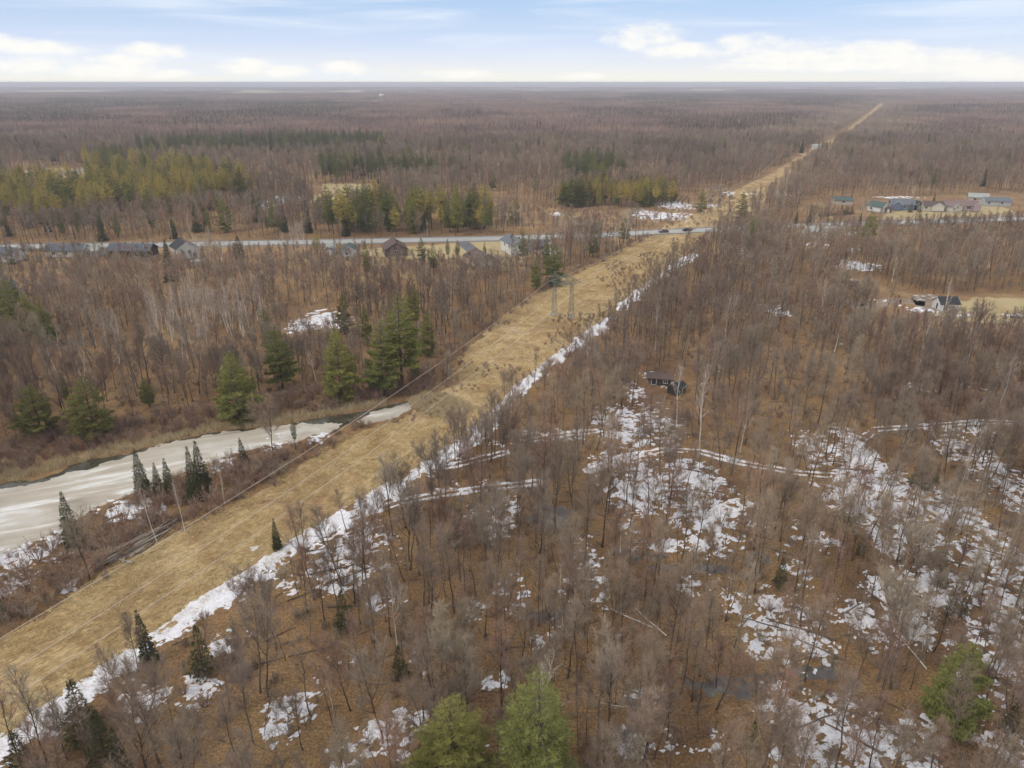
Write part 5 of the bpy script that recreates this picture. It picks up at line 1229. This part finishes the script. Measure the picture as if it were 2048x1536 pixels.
# ------------------------------------------------------------------ steel pylons and the conductors
TH = R(26); LD = Vector((math.sin(TH), math.cos(TH), 0)); LN = Vector((math.cos(TH), -math.sin(TH), 0)); SPAN = 225.0
t0 = Vector((*at(1125, 632), 0))
M['pylon'] = plain('weathered_steel', (.15, .17, .17), .7, .3, .2, 2.0)
def bar(k, a, b_, r=.06): k.tube([a, b_], [r * .8, r * .8], 4)
def pylon(n, label):
    o = thing('power_pylon', t0 + LD * SPAN * n, -TH, label, 'pylon', 'steel pylons along the cleared strip')
    H = 12.9
    for s in (-1, 1):
        k = MB(); xb = s * 2.75
        c = [(xb + dx, dy) for dx in (-.55, .55) for dy in (-.75, .75)]; tp = [(xb + dx, dy) for dx in (-.33, .33) for dy in (-.33, .33)]
        zs = [0, 2.2, 4.2, 6.0, 7.6, 9.0, 10.2]
        def P(i, z): f = z / 10.2; return (c[i][0] * (1 - f) + tp[i][0] * f, c[i][1] * (1 - f) + tp[i][1] * f, z)
        for i in range(4): bar(k, P(i, 0), P(i, 10.2), .075)
        for a_, b_ in zip(zs, zs[1:]):
            for i, j in ((0, 1), (1, 3), (3, 2), (2, 0)): bar(k, P(i, a_), P(j, b_), .045); bar(k, P(i, b_), P(j, b_), .04)
        k.obj('leg', M['pylon'], o)
        f = MB(); f.box(xb - .8, xb + .8, -1.0, 1.0, -.3, .25); f.obj('footing', M['concrete'], o)
    k = MB(); z0, z1 = 10.2, H - .9
    for yy in (-.4, .4):
        bar(k, (-3.3, yy, z0), (3.3, yy, z0), .075); bar(k, (-3.3, yy, z1), (3.3, yy, z1), .075)
        xs = [-3.3 + i * 6.6 / 6 for i in range(7)]
        for i in range(6): bar(k, (xs[i], yy, z0 if i % 2 else z1), (xs[i + 1], yy, z1 if i % 2 else z0), .05)
    for x in (-3.3, -1.1, 1.1, 3.3):
        bar(k, (x, -.4, z0), (x, .4, z0), .045); bar(k, (x, -.4, z1), (x, .4, z1), .045); bar(k, (x, -.4, z0), (x, -.4, z1), .05); bar(k, (x, .4, z0), (x, .4, z1), .05)
    bm = k.obj('crossbeam', M['pylon'], o)
    for s in (-1, 1):
        k = MB()
        for yy in (-.4, .4): bar(k, (s * 3.3, yy, z1), (s * 5.2, 0, 11.1), .06); bar(k, (s * 3.3, yy, z0), (s * 5.2, 0, 11.1), .06)
        k.obj('cross_arm', M['pylon'], o)
        k = MB(); bar(k, (s * 3.0, 0, z1), (s * 2.75, 0, H + .3), .07); bar(k, (s * 2.3, 0, z1), (s * 2.75, 0, H + .3), .06); k.obj('peak', M['pylon'], o)
    for x, zt in ((-5.2, 11.1), (0, 10.2), (5.2, 11.1)):
        k = MB(); k.tube([(x, 0, zt), (x, 0, zt - .25)], .04, 4)
        for q in range(7): k.lathe([(0.0, 0), (0.0, 0)], 3) if False else k.tube([(x, 0, zt - .25 - q * .15), (x, 0, zt - .31 - q * .15), (x, 0, zt - .37 - q * .15)], [.05, .14, .05], 6)
        k.obj('insulator', M['glassins'], o)
PYL = ['steel lattice pylon nearest the pond standing in the tan grass strip', 'second steel pylon just past the road beside snow patches', 'third steel pylon where the strip enters the far woods', 'fourth steel pylon far up the strip', 'fifth tiny pylon far up the strip']
PYL[0] = 'big steel lattice pylon standing in the strip before the road'
for n in range(5): pylon(n, PYL[n])
for j, (off, za) in enumerate(((-5.2, 9.85), (0, 8.95), (5.2, 9.85))):
    for n in range(-1, 4):
        a = t0 + LD * SPAN * n + LN * off; k = MB(); P = []
        for i in range(41):
            f = i / 40; p = a + LD * SPAN * f; P.append((p.x, p.y, za + (.9 if n == -1 else 0) * 0 - 5.2 * 4 * f * (1 - f)))
        k.tube(P, .036 if n < 1 else .04, 4)
        o = k.obj('power_line', M['wire'])
        tag(o, '%s conductor %s' % (['pond side', 'middle', 'snow side'][j], ['sagging over the nearby mown strip to the big pylon', 'crossing the road between first and second pylons', 'running beyond the road from the second pylon', 'running up the far strip from the third pylon', 'running on from the fourth pylon'][n + 1]), 'power line', 'conductors of the power line')

# ------------------------------------------------------------------ houses
WALLC = {'white': (.68, .68, .66), 'cream': (.58, .54, .46), 'blue': (.13, .17, .25), 'beige': (.46, .38, .30), 'grey': (.42, .43, .44), 'brown': (.15, .11, .095), 'dark': (.07, .055, .05), 'mauve': (.40, .31, .31), 'navy': (.04, .06, .12)}
ROOFC = {'grey': (.11, .115, .13), 'black': (.045, .045, .05), 'brown': (.125, .09, .08), 'green': (.09, .125, .115), 'mauve': (.22, .155, .15), 'pale': (.34, .36, .34), 'slate': (.15, .16, .18)}
WM = {k: siding('siding_' + k, c) for k, c in WALLC.items()}
RM = {k: shingle('shingle_' + k, c) for k, c in ROOFC.items()}
def rect(o, side, Lx, Ly, pos, z, w_, h_, kind='window', cols=2):
    """an opening set proud of a wall; side S N E W"""
    k = MB(); g = MB(); fr = .09
    def B(m_, a0, a1, z0, z1, d0, d1):
        if side == 'S': m_.box(a0, a1, -Ly / 2 - d1, -Ly / 2 - d0, z0, z1)
        elif side == 'N': m_.box(a0, a1, Ly / 2 + d0, Ly / 2 + d1, z0, z1)
        elif side == 'E': m_.box(Lx / 2 + d0, Lx / 2 + d1, a0, a1, z0, z1)
        else: m_.box(-Lx / 2 - d1, -Lx / 2 - d0, a0, a1, z0, z1)
    a0, a1, z0, z1 = pos - w_ / 2, pos + w_ / 2, z, z + h_
    B(k, a0 - fr, a1 + fr, z1, z1 + fr, -.02, .06); B(k, a0 - fr, a1 + fr, z0 - fr, z0, -.02, .06)
    B(k, a0 - fr, a0, z0, z1, -.02, .06); B(k, a1, a1 + fr, z0, z1, -.02, .06)
    if kind == 'window':
        for i in range(1, cols): x = a0 + w_ * i / cols; B(k, x - .035, x + .035, z0, z1, -.02, .055)
        f = k.obj('window', M['trim'], o)
        B(g, a0, a1, z0, z1, -.02, .02); g.obj('pane', M['win'], f)
    else:
        B(g, a0, a1, z0, z1, -.02, .03)
        d = g.obj('door' if kind == 'door' else 'garage_door', M['win'] if cols == 0 else M['trim'], o); k.obj('frame', M['trim'], d)
def house(u, v, yaw, Lx, Ly, wh, rise, wall, roof, label, wins=(), chim=None, name='house', cat='house', base=0.4, group=None, ov=.45, snowroof=False, gable2=None):
    x, y = at(u, v)
    o = thing(name, (x, y, 0), R(yaw), label, cat, group)
    k = MB(); a, b_ = Lx / 2, Ly / 2; z1 = base + wh
    k.add([(-a, -b_, base), (a, -b_, base), (a, b_, base), (-a, b_, base), (-a, -b_, z1), (a, -b_, z1), (a, b_, z1), (-a, b_, z1), (-a, 0, z1 + rise), (a, 0, z1 + rise)],
          [(0, 1, 5, 4), (2, 3, 7, 6), (1, 2, 6, 9, 5), (3, 0, 4, 8, 7), (0, 3, 2, 1)])
    k.obj('wall', WM[wall], o)
    k = MB(); k.box(-a + .06, a - .06, -b_ + .06, b_ - .06, -.3, base); k.obj('foundation', M['concrete'], o)
    k = MB(); sl = rise / b_; e = ov; th = .16
    for s in (-1, 1):
        y1 = s * (b_ + e); zz = z1 - sl * e + .02
        k.add([(-a - e, 0, z1 + rise + .02), (a + e, 0, z1 + rise + .02), (a + e, y1, zz), (-a - e, y1, zz), (-a - e, 0, z1 + rise + .02 + th), (a + e, 0, z1 + rise + .02 + th), (a + e, y1, zz + th), (-a - e, y1, zz + th)],
              [(0, 1, 2, 3), (4, 5, 6, 7), (2, 3, 7, 6), (1, 2, 6, 5), (3, 0, 4, 7)])
    ro = k.obj('roof', RM[roof], o)
    k = MB(); 
    for s in (-1, 1):
        for xx in (-a - e - .03, a + e):
            k.add([(xx, 0, z1 + rise + .0), (xx + .03, 0, z1 + rise), (xx + .03, s * (b_ + e), z1 - sl * e), (xx, s * (b_ + e), z1 - sl * e), (xx, 0, z1 + rise + .2), (xx + .03, 0, z1 + rise + .2), (xx + .03, s * (b_ + e), z1 - sl * e + .2), (xx, s * (b_ + e), z1 - sl * e + .2)],
                  [(0, 3, 7, 4), (1, 2, 6, 5), (4, 5, 6, 7), (0, 1, 2, 3), (2, 3, 7, 6)])
    k.obj('barge_board', M['bark'] if wall in ('dark', 'brown') else M['trim'], ro)
    for (cx, cy2) in (chim or []):
        k = MB(); zz = z1 + rise - abs(cy2) * sl; k.box(cx - .25, cx + .25, cy2 - .25, cy2 + .25, zz - .2, zz + .75); k.obj('vent', M['black'], ro)
    for wdw in wins: rect(o, wdw[0], Lx, Ly, wdw[1], base + wdw[2], wdw[3], wdw[4], *(wdw[5:]))
    if gable2:
        gx, gw, gp = gable2; k = MB(); gh = rise * .8; yy = -b_ - gp
        k.add([(gx - gw / 2, yy, base), (gx + gw / 2, yy, base), (gx + gw / 2, -b_ + .01, base), (gx - gw / 2, -b_ + .01, base), (gx - gw / 2, yy, z1 - .02), (gx + gw / 2, yy, z1 - .02), (gx + gw / 2, -b_ + .01, z1 - .02), (gx - gw / 2, -b_ + .01, z1 - .02), (gx, yy, z1 + gh), (gx, -b_ + .01, z1 + gh)],
              [(0, 1, 5, 8, 4), (1, 2, 6, 5), (3, 0, 4, 7)]); w2 = k.obj('porch_wall', WM[wall], o)
        k = MB()
        for s in (-1, 1):
            X1 = gx + s * (gw / 2 + .3); zz = z1 - .25
            k.add([(gx, yy - .3, z1 + gh + .05), (gx, -.3, z1 + gh + .05), (X1, -.3, zz), (X1, yy - .3, zz), (gx, yy - .3, z1 + gh + .2), (gx, -.3, z1 + gh + .2), (X1, -.3, zz + .15), (X1, yy - .3, zz + .15)], [(0, 1, 2, 3), (4, 5, 6, 7), (0, 3, 7, 4), (2, 3, 7, 6)])
        k.obj('porch_roof', RM[roof], o)
        k = MB()
        for s in (-1, 1):
            X1 = gx + s * (gw / 2 + .32); zz = z1 - .25
            k.add([(gx, yy - .34, z1 + gh), (X1, yy - .34, zz - .05), (X1, yy - .34, zz + .17), (gx, yy - .34, z1 + gh + .22)], [(0, 1, 2, 3)])
        k.obj('porch_trim', M['trim'], o)
    return o
W2 = ('window',)
house(1030, 506, -68, 13, 7.6, 4.4, 1.9, 'white', 'slate', 'white bungalow with slate roof and gable windows behind a pine', [('E', 0.0, 2.6, 2.2, 1.2, 'window', 3), ('E', -.3, .3, 2.2, .5, 'window', 3), ('E', 2.6, .1, .8, 1.3, 'door', 0), ('S', 3, 2.6, 1.4, 1.1), ('S', -2, 2.6, 1.4, 1.1)], [(-4, .6), (-1, -1.2), (3, .5)])
house(1074, 499, -8, 7, 6, 2.4, 1.4, 'grey', 'grey', 'low grey garage with dark open front by the snow heaps', [('S', .8, .3, 4.6, 1.6, 'garage', 0)], None, 'garage', 'garage', .1)  # open front is a dark panel standing in for the shade inside
house(962, 530, -62, 11, 9, 2.9, 2.3, 'beige', 'brown', 'beige house with brown hipped-looking roof at the driveway end', [('E', 0, .4, 5, 2.0, 'garage', 1), ('S', 0, 1, 1.4, 1.1), ('S', 3, 1, 1.4, 1.1)], [(2, 1)])
house(790, 508, -74, 11, 9, 2.6, 2.6, 'brown', 'brown', 'dark brown house with steep gable beside the roadside lawn', [('E', 0, 1, 1.6, 1.2), ('S', 2, 1, 1.4, 1.1)], [(1, 1)])
house(700, 511, -80, 9, 5.5, 2.6, 1.3, 'white', 'green', 'small white house with green roof behind a yellow pine', [('E', -1, 1, 1.0, .9), ('S', 1, 1, 1.4, 1.1)])
house(662, 508, -85, 7, 3.4, 3.0, .5, 'grey', 'pale', 'narrow blue-grey metal outbuilding by the road', [('E', 0, .2, 1.6, 2.1, 'garage', 1)], None, 'outbuilding', 'shed', .1)
house(372, 516, -52, 10, 8, 4.4, 2.4, 'white', 'black', 'white gable house with dark roof beside the round pool', [('E', -2, 2.4, 1.0, 1.2), ('E', .5, 2.4, 1.0, 1.2), ('E', 2.2, .4, .9, 2), ('S', 2, 2.4, 1.2, 1.2)], [(0, 1)])
house(268, 512, -2, 17, 7.5, 2.6, 2.0, 'dark', 'grey', 'long dark bungalow with grey roof and rear deck', [('S', 3, .3, 2.4, 1.8, 'window', 3), ('S', -4.5, .9, 1.4, 1.1), ('S', 7, .9, 1.0, 1.1)], [(-3, .8), (4, .8), (0, 1)])
house(140, 512, -2, 15, 7.5, 2.6, 1.9, 'cream', 'grey', 'cream bungalow with grey roof between two pale trees', [('S', 1, .9, 1.5, 1.2), ('S', -4, .9, 1.4, 1.1), ('S', 5, .3, 1.4, 1.9, 'window', 2)], [(-2, .7)])
house(190, 512, -6, 6, 4.5, 2.4, 1.3, 'white', 'pale', 'small white sunroom annex beside the cream bungalow', [('S', -.9, .6, 1.4, 1.5), ('S', 1.2, .6, 1.2, 1.5)], None, 'annex', 'shed', .2)
house(5, 521, -4, 16, 8, 2.9, 1.9, 'white', 'grey', 'white bungalow with grey roof cut by the photo edge', [('S', 2, .9, 1.4, 1.2), ('S', 5, .9, 1.2, 1.2)], [(4, .8)])
house(2, 592, -30, 9, 7, 4.5, 2.0, 'grey', 'slate', 'house showing only a slate roof corner among pines', [('S', 0, 2.4, 1.2, 1.1)])
g_ = 'houses of the settlement past the wood'
house(1755, 423, -60, 9, 6.5, 2.7, 2.2, 'white', 'green', 'white gabled house with green metal roof, first of the settlement', [('E', -.8, 1.0, .9, 1.1), ('S', -2, .8, 1.4, 1.1)], None, group=g_)
house(1774, 425, -10, 3.4, 3, 2.3, .7, 'brown', 'brown', 'dark red-brown garden shed beside the white gabled house', [('S', 0, .2, 1.0, 1.8, 'door', 1)], None, 'garden_shed', 'shed', .1)
house(1801, 419, -12, 11.5, 7, 3.0, 2.3, 'blue', 'slate', 'blue house with white trimmed gables', [('S', -5, .8, .9, 1.8), ('S', 1, 1, 1.6, 1.2), ('W', -1, 1.2, .8, 1.1), ('W', 1, 1.2, .8, 1.1)], None, group=g_, gable2=(-3.4, 4.6, 1.8))
house(1830, 418, -75, 7, 6, 2.7, 1.8, 'navy', 'black', 'small dark navy gabled garage with white trim', [('E', 0, .3, 2.6, 1.9, 'garage', 1)], None, 'garage', 'garage', .1, g_)
house(1862, 421, -10, 10.5, 7, 2.7, 2.0, 'cream', 'brown', 'cream house with brown roof and projecting gable', [('S', -4, 1, 1.4, 1.2), ('S', 3, 1, 1.3, 1.2)], None, group=g_, gable2=(1.5, 6, 1.6))
house(1899, 422, -70, 9, 7, 2.7, 1.9, 'cream', 'mauve', 'cream gabled house with one attic window', [('E', 0, 1.5, 1.1, 1.2), ('E', -2.4, .9, 1.0, 1.2)], None, group=g_)
house(1930, 421, -8, 10.5, 7, 2.7, 2.4, 'mauve', 'mauve', 'mauve roofed house with two beige front gables', [('S', -4, 1, 1.4, 1.2), ('S', 0, 1, 2, 1.3)], None, group=g_, gable2=(3.4, 3.8, 2.0))
house(1988, 411, -5, 14, 7.5, 2.5, 1.7, 'grey', 'slate', 'long low house with grey roof behind bare trees', [('S', -5, 1, 1.4, 1.2), ('S', 2, 1, 1.4, 1.2)], None, group=g_)
house(1953, 404, -20, 10, 7, 2.8, 1.8, 'beige', 'pale', 'pale roofed house at the back of the settlement', [('S', -2, 1, 1.4, 1.2)], None, group=g_)
house(1684, 409, -14, 10, 7, 2.4, 1.5, 'beige', 'green', 'pale green metal roof house behind the hedge', [('S', 0, 1, 1.4, 1.2)], None, group=g_)
house(1645, 474, -6, 16, 8, 2.8, 1.6, 'white', 'pale', 'low white house with pale roof in the trees below the fence', [('S', -4, 1, 1.4, 1.2), ('S', 2, 1, 2.2, 1.3, 'window', 3)], [(2, 1)], group=g_)
house(330, 271, -15, 16, 10, 6, 3.5, 'white', 'pale', 'distant white house in a clearing of the far woods', [('S', -4, 2, 1.6, 1.6), ('S', 2, 2, 1.6, 1.6)])
house(1632, 299, -20, 9, 6, 3.4, 1.8, 'white', 'pale', 'distant white hut on the cleared strip', [('S', 0, .5, 1.2, 2, 'door', 1)], None, 'hut', 'hut', .1)
house(1889, 618, 0, 5.6, 4.4, 2.3, 1.5, 'white', 'black', 'white shed with black roof and dark open door beside the tan clearing', [('S', -1.2, .1, 1.2, 1.9, 'door', 0), ('W', -.4, .1, .8, 1.9, 'door', 0)], None, 'shed', 'shed', .1)
house(1318, 766, -12, 5.4, 3.4, 1.7, .6, 'dark', 'brown', 'dark log hunting cabin with low brown roof in the wood', [('S', -1.2, .2, 1.0, 1.5, 'door', 0), ('S', 1.4, .7, .9, .7)], None, 'cabin', 'cabin', .1, None, .35)
house(1352, 786, 40, 3.4, 2.6, 1.6, .7, 'dark', 'black', 'small dark outhouse hut beside the hunting cabin', [('S', 0, .2, .9, 1.4, 'door', 0)], None, 'hut', 'hut', .1, None, .3)

# above-ground pool beside the white gable house
o = thing('swimming_pool', (*at(397, 527), 0), 0, 'round above-ground pool with pale winter cover beside the white gable house', 'pool')
k = MB(); k.lathe([(2.7, -.1), (2.7, 1.2), (2.78, 1.2), (2.78, 1.28), (2.55, 1.28), (2.55, 1.1)], 28); k.obj('pool_wall', WM['grey'], o)
k = MB(); k.lathe([(2.56, 1.02), (1.4, .96), (.1, .93)], 28); k.obj('cover', WM['white'], o)

# cars on the road
def car(u, v, yaw, col, label):
    x, y = at(u, v); o = thing('car', (x, y, .1), R(yaw), label, 'car', 'cars on the road')
    pm = plain('car_paint_' + label.split()[0] + label.split()[1], col, .3, .5, .05)
    k = MB(); Wd = .9
    prof = [(-2.25, .35), (2.2, .35), (2.28, .6), (2.2, .82), (1.1, .95), (.95, .97), (-1.3, 1.0), (-2.15, .98), (-2.28, .7)]
    n = len(prof); vs_ = [(px, -Wd, pz) for px, pz in prof] + [(px, Wd, pz) for px, pz in prof]
    k.add(vs_, [tuple(range(n))[::-1], tuple(range(n, 2 * n))] + [(i, (i + 1) % n, n + (i + 1) % n, n + i) for i in range(n)]); k.obj('body', pm, o)
    k = MB(); c1_ = [(-1.75, -.82, .96), (1.05, -.82, .94), (1.05, .82, .94), (-1.75, .82, .96)]; c2_ = [(-1.35, -.66, 1.45), (.3, -.66, 1.47), (.3, .66, 1.47), (-1.35, .66, 1.45)]
    k.add(c1_ + c2_, [(0, 1, 5, 4), (1, 2, 6, 5), (2, 3, 7, 6), (3, 0, 4, 7)]); k.obj('window', M['win'], o)
    k = MB(); k.box(-1.38, .33, -.67, .67, 1.445, 1.5); k.obj('roof', pm, o)
    for sx in (-1.4, 1.38):
        for sy in (-.86, .86):
            k = MB(); k.tube([(sx, sy - .11, .33), (sx, sy + .11, .33)], .33, 14, 0, True); wv = k.obj('wheel', M['black'], o)
            k = MB(); s_ = 1 if sy > 0 else -1; k.tube([(sx, sy + s_ * .10, .33), (sx, sy + s_ * .125, .33)], .19, 10, 0, True); k.obj('rim', M['galv'], wv)
    for sy in (-.6, .6):
        k = MB(); k.box(2.2, 2.27, sy - .2, sy + .2, .62, .76); k.obj('headlight', M['trim'], o)
        k = MB(); k.box(-2.3, -2.22, sy - .2, sy + .2, .72, .88); k.obj('tail_light', plain('tail_lamp', (.3, .02, .02), .3), o)
ry = math.degrees(math.atan2(ROAD[6][1] - ROAD[5][1], ROAD[6][0] - ROAD[5][0]))
p1 = proj(*(ROAD[5] + (ROAD[6] - ROAD[5]) * .56), 0); p2 = proj(*(ROAD[5] + (ROAD[6] - ROAD[5]) * .76), 0)
car(1327, 465.5, ry + 180, (.10, .04, .05), 'dark red car on the road at the strip crossing')
car(1374, 462.5, ry, (.035, .03, .05), 'black car on the road past the strip crossing')

# covered trailer in the wood, covered boat by the clearing
o = thing('camper_trailer', (*at(1698, 573), 0), R(-18), 'old camper trailer with pale roof and dark sides standing in the wood', 'trailer')
k = MB(); k.box(-2.8, 2.8, -1.1, 1.1, .55, 2.3); k.obj('body', WM['dark'], o)
k = MB(); k.box(-2.95, 2.95, -1.2, 1.2, 2.3, 2.5); k.box(-2.6, 2.6, -1.0, 1.0, 2.5, 2.58); k.obj('roof', WM['beige'], o)
for xx in (-1.6, .2, 1.8):
    k = MB(); k.box(xx - .55, xx + .55, -1.14, -1.09, 1.35, 1.95); f_ = k.obj('window', M['trim'], o); k = MB(); k.box(xx - .47, xx + .47, -1.16, -1.13, 1.42, 1.88); k.obj('pane', M['win'], f_)
for sy in (-1, 1):
    k = MB(); k.tube([(0, sy - .12, .36), (0, sy + .12, .36)], .36, 14, 0, True); k.obj('wheel', M['black'], o)
k = MB(); bar(k, (2.8, 0, .5), (4.0, 0, .45), .06); k.obj('drawbar', M['galv'], o)
o = thing('covered_boat', (*at(2038, 637), 0), R(-12), 'small boat under white tarpaulin at the edge of the tan clearing', 'boat')
k = MB(); n = 9; vs_ = []
for i in range(n):
    f = i / (n - 1); x = -2.4 + 4.8 * f; wd = .95 * math.sin(math.pi * min(1, .22 + .78 * (1 - f ** 2.2) * .75)); h = .85 + .12 * f
    vs_ += [(x, -wd, h), (x, -wd * .5, .2), (x, wd * .5, .2), (x, wd, h)]
k.add(vs_, [(4 * i + j, 4 * i + j + 1, 4 * i + j + 5, 4 * i + j + 4) for i in range(n - 1) for j in range(3)] + [(0, 1, 2, 3)]); k.obj('hull', M['black'], o)
k = MB(); vs_ = []
for i in range(n):
    f = i / (n - 1); x = -2.45 + 4.9 * f; wd = 1.0 * math.sin(math.pi * min(1, .22 + .78 * (1 - f ** 2.2) * .75)); vs_ += [(x, -wd, .82 + .12 * f), (x, 0, 1.25 + .1 * math.sin(f * 9)), (x, wd, .82 + .12 * f)]
k.add(vs_, [(3 * i + j, 3 * i + j + 1, 3 * i + j + 4, 3 * i + j + 3) for i in range(n - 1) for j in range(2)] + [(0, 1, 2)]); k.obj('tarpaulin', WM['white'], o)

# brush and lumber heap beside the white shed: each pole is a log
for i in range(26):
    x, y = at(1822 + i * 48 / 25 + rnd.uniform(-3, 3), 597 + rnd.uniform(-3, 3)); me, L, r = rnd.choice(PL)
    o = link('pile_log', me); o.location = (x, y, rnd.uniform(.15, .8)); s = rnd.uniform(.35, .6); o.scale = (s, .8, .8); o.rotation_euler = (0, R(rnd.gauss(0, 9)), rnd.uniform(0, 3.14))
    tag(o, 'rough pole in the lumber heap by the white shed, %s along' % ordinal(i), 'log', 'poles of the lumber heap by the shed')

# utility poles beside the road
UPO = [(103, 489), (346, 487), (602, 481), (855, 475), (1318, 464), (1110, 470)]
for i, (u, v) in enumerate(UPO):
    x, y = at(u, v); o = thing('utility_pole', (x, y, 0), R(ry), 'wooden utility pole by the road %s' % ['beside the evergreen bushes', 'behind the white gable house', 'before the bright yellow-green pine', 'before the tall roadside pines', 'beside the dark red car', 'past the white bungalow'][i], 'utility pole', 'utility poles along the road')
    k = MB(); k.tube([(0, 0, -.3), (0, 0, 8.2)], [.15, .10], 8, 0, True); k.obj('pole', M['pole'], o)
    k = MB(); k.box(-.06, .06, -1.1, 1.1, 7.5, 7.62); k.obj('crossarm', M['pole'], o)
    for yy in (-.95, 0, .95): k = MB(); k.tube([(0, yy, 7.62), (0, yy, 7.8)], [.05, .04], 6, 0, True); k.obj('insulator', M['glassins'], o)
    k = MB(); k.tube([(.25, 0, 5.9), (.25, 0, 6.7)], .2, 10, 0, True); k.obj('transformer', M['galv'], o)

# white fence beside the road
o = thing('fence', (0, 0, 0), 0, 'white board fence along the road before the settlement', 'fence')
fa = np.array(at(1478, 457.5)); fb = np.array(at(1610, 452)); nf = 24
pm_ = MB(); pm_.box(-.07, .07, -.07, .07, -.1, 1.25); pme = pm_.mesh('post', M['trim'])
seg = (fb - fa) / nf; ang = math.atan2(seg[1], seg[0]); sl_ = float(np.hypot(*seg))
bm2 = MB(); bm2.box(.05, sl_ - .05, -.02, .02, -.08, .08); bme = bm2.mesh('board', M['trim'])
for i in range(nf + 1):
    p = fa + seg * i; q = link('post', pme, o); q.location = (p[0], p[1], 0); q.rotation_euler = (0, 0, ang)
    if i < nf:
        for z in (.35, .7, 1.05): q = link('board', bme, o); q.location = (p[0], p[1], z); q.rotation_euler = (0, 0, ang)
# hedge in the settlement: clipped cedars
for i in range(9):
    u = 1640 + i * 8 + rnd.uniform(-2, 2); v = 433 - i * .6; x, y = at(u, v)
    plant(CEDAR[i % 2], x, y, rnd.uniform(4.0, 5.2), rnd.uniform(0, 6), 1.5, 'cedar_tree', 'cedar of the dense hedge behind the fence, %s counted from the strip' % ordinal(i), 'cedar tree', 'cedars of the settlement hedge')

# water tower on the horizon woods
x, y = at(764, 206); o = thing('water_tower', (x, y, 0), 0, 'white mushroom-shaped water tower rising over the distant forest', 'water tower')
k = MB(); k.lathe([(5.2, -1), (4.2, 3), (3.9, 17), (4.4, 19)], 20); k.obj('pedestal', M['concrete'], o)
k = MB(); k.lathe([(4.4, 19), (7.6, 21), (8.2, 23.2), (8.2, 26), (7.4, 27.6), (4.6, 28.7), (.3, 29.1)], 24); k.obj('tank', WM['white'], o)
k = MB(); k.lathe([(.5, 29), (.5, 30)], 8); k.obj('hatch', M['galv'], o)
# long pale farm buildings near the horizon
for i, (u, v, L, lab) in enumerate([(340, 188.5, 120, 'long white greenhouse range in the distant fields'), (362, 189, 26, 'small white barn beside the distant greenhouse range'), (820, 187, 90, 'white barn row in the distant fields beyond the water tower'), (538, 195, 36, 'pale farmhouse on the distant tan field'), (1985, 180, 60, 'white farm building at the distant right-hand horizon'), (1855, 179, 50, 'white barn near the horizon beyond the strip'), (1670, 202, 40, 'pale roof in the far woods beside the strip')]):
    house(u, v, rnd.uniform(-12, 12), L, 14, 6, 4, 'white', 'pale', lab.replace('distant right-hand horizon', 'horizon past the far end of the woods'), [('S', 0, .2, 4, 4, 'garage', 1)], None, 'farm_building', 'farm building', .1)

# ------------------------------------------------------------------ haze
k = MB(); Q = G + 200; k.box(-Q, Q, -Q, Q, -1.2, 67.0)
hz = bpy.data.materials.new('haze'); hz.use_nodes = True; ht = hz.node_tree; ht.nodes.clear()
pv = ht.nodes.new('ShaderNodeVolumePrincipled'); pv.inputs['Color'].default_value = (.90, .90, 1.0, 1); pv.inputs['Density'].default_value = 0.00018; pv.inputs['Anisotropy'].default_value = 0.0
mo = ht.nodes.new('ShaderNodeOutputMaterial'); ht.links.new(pv.outputs[0], mo.inputs['Volume'])
tag(k.obj('haze', hz), 'pale blue haze lying over the far forest', None, None, 'stuff')
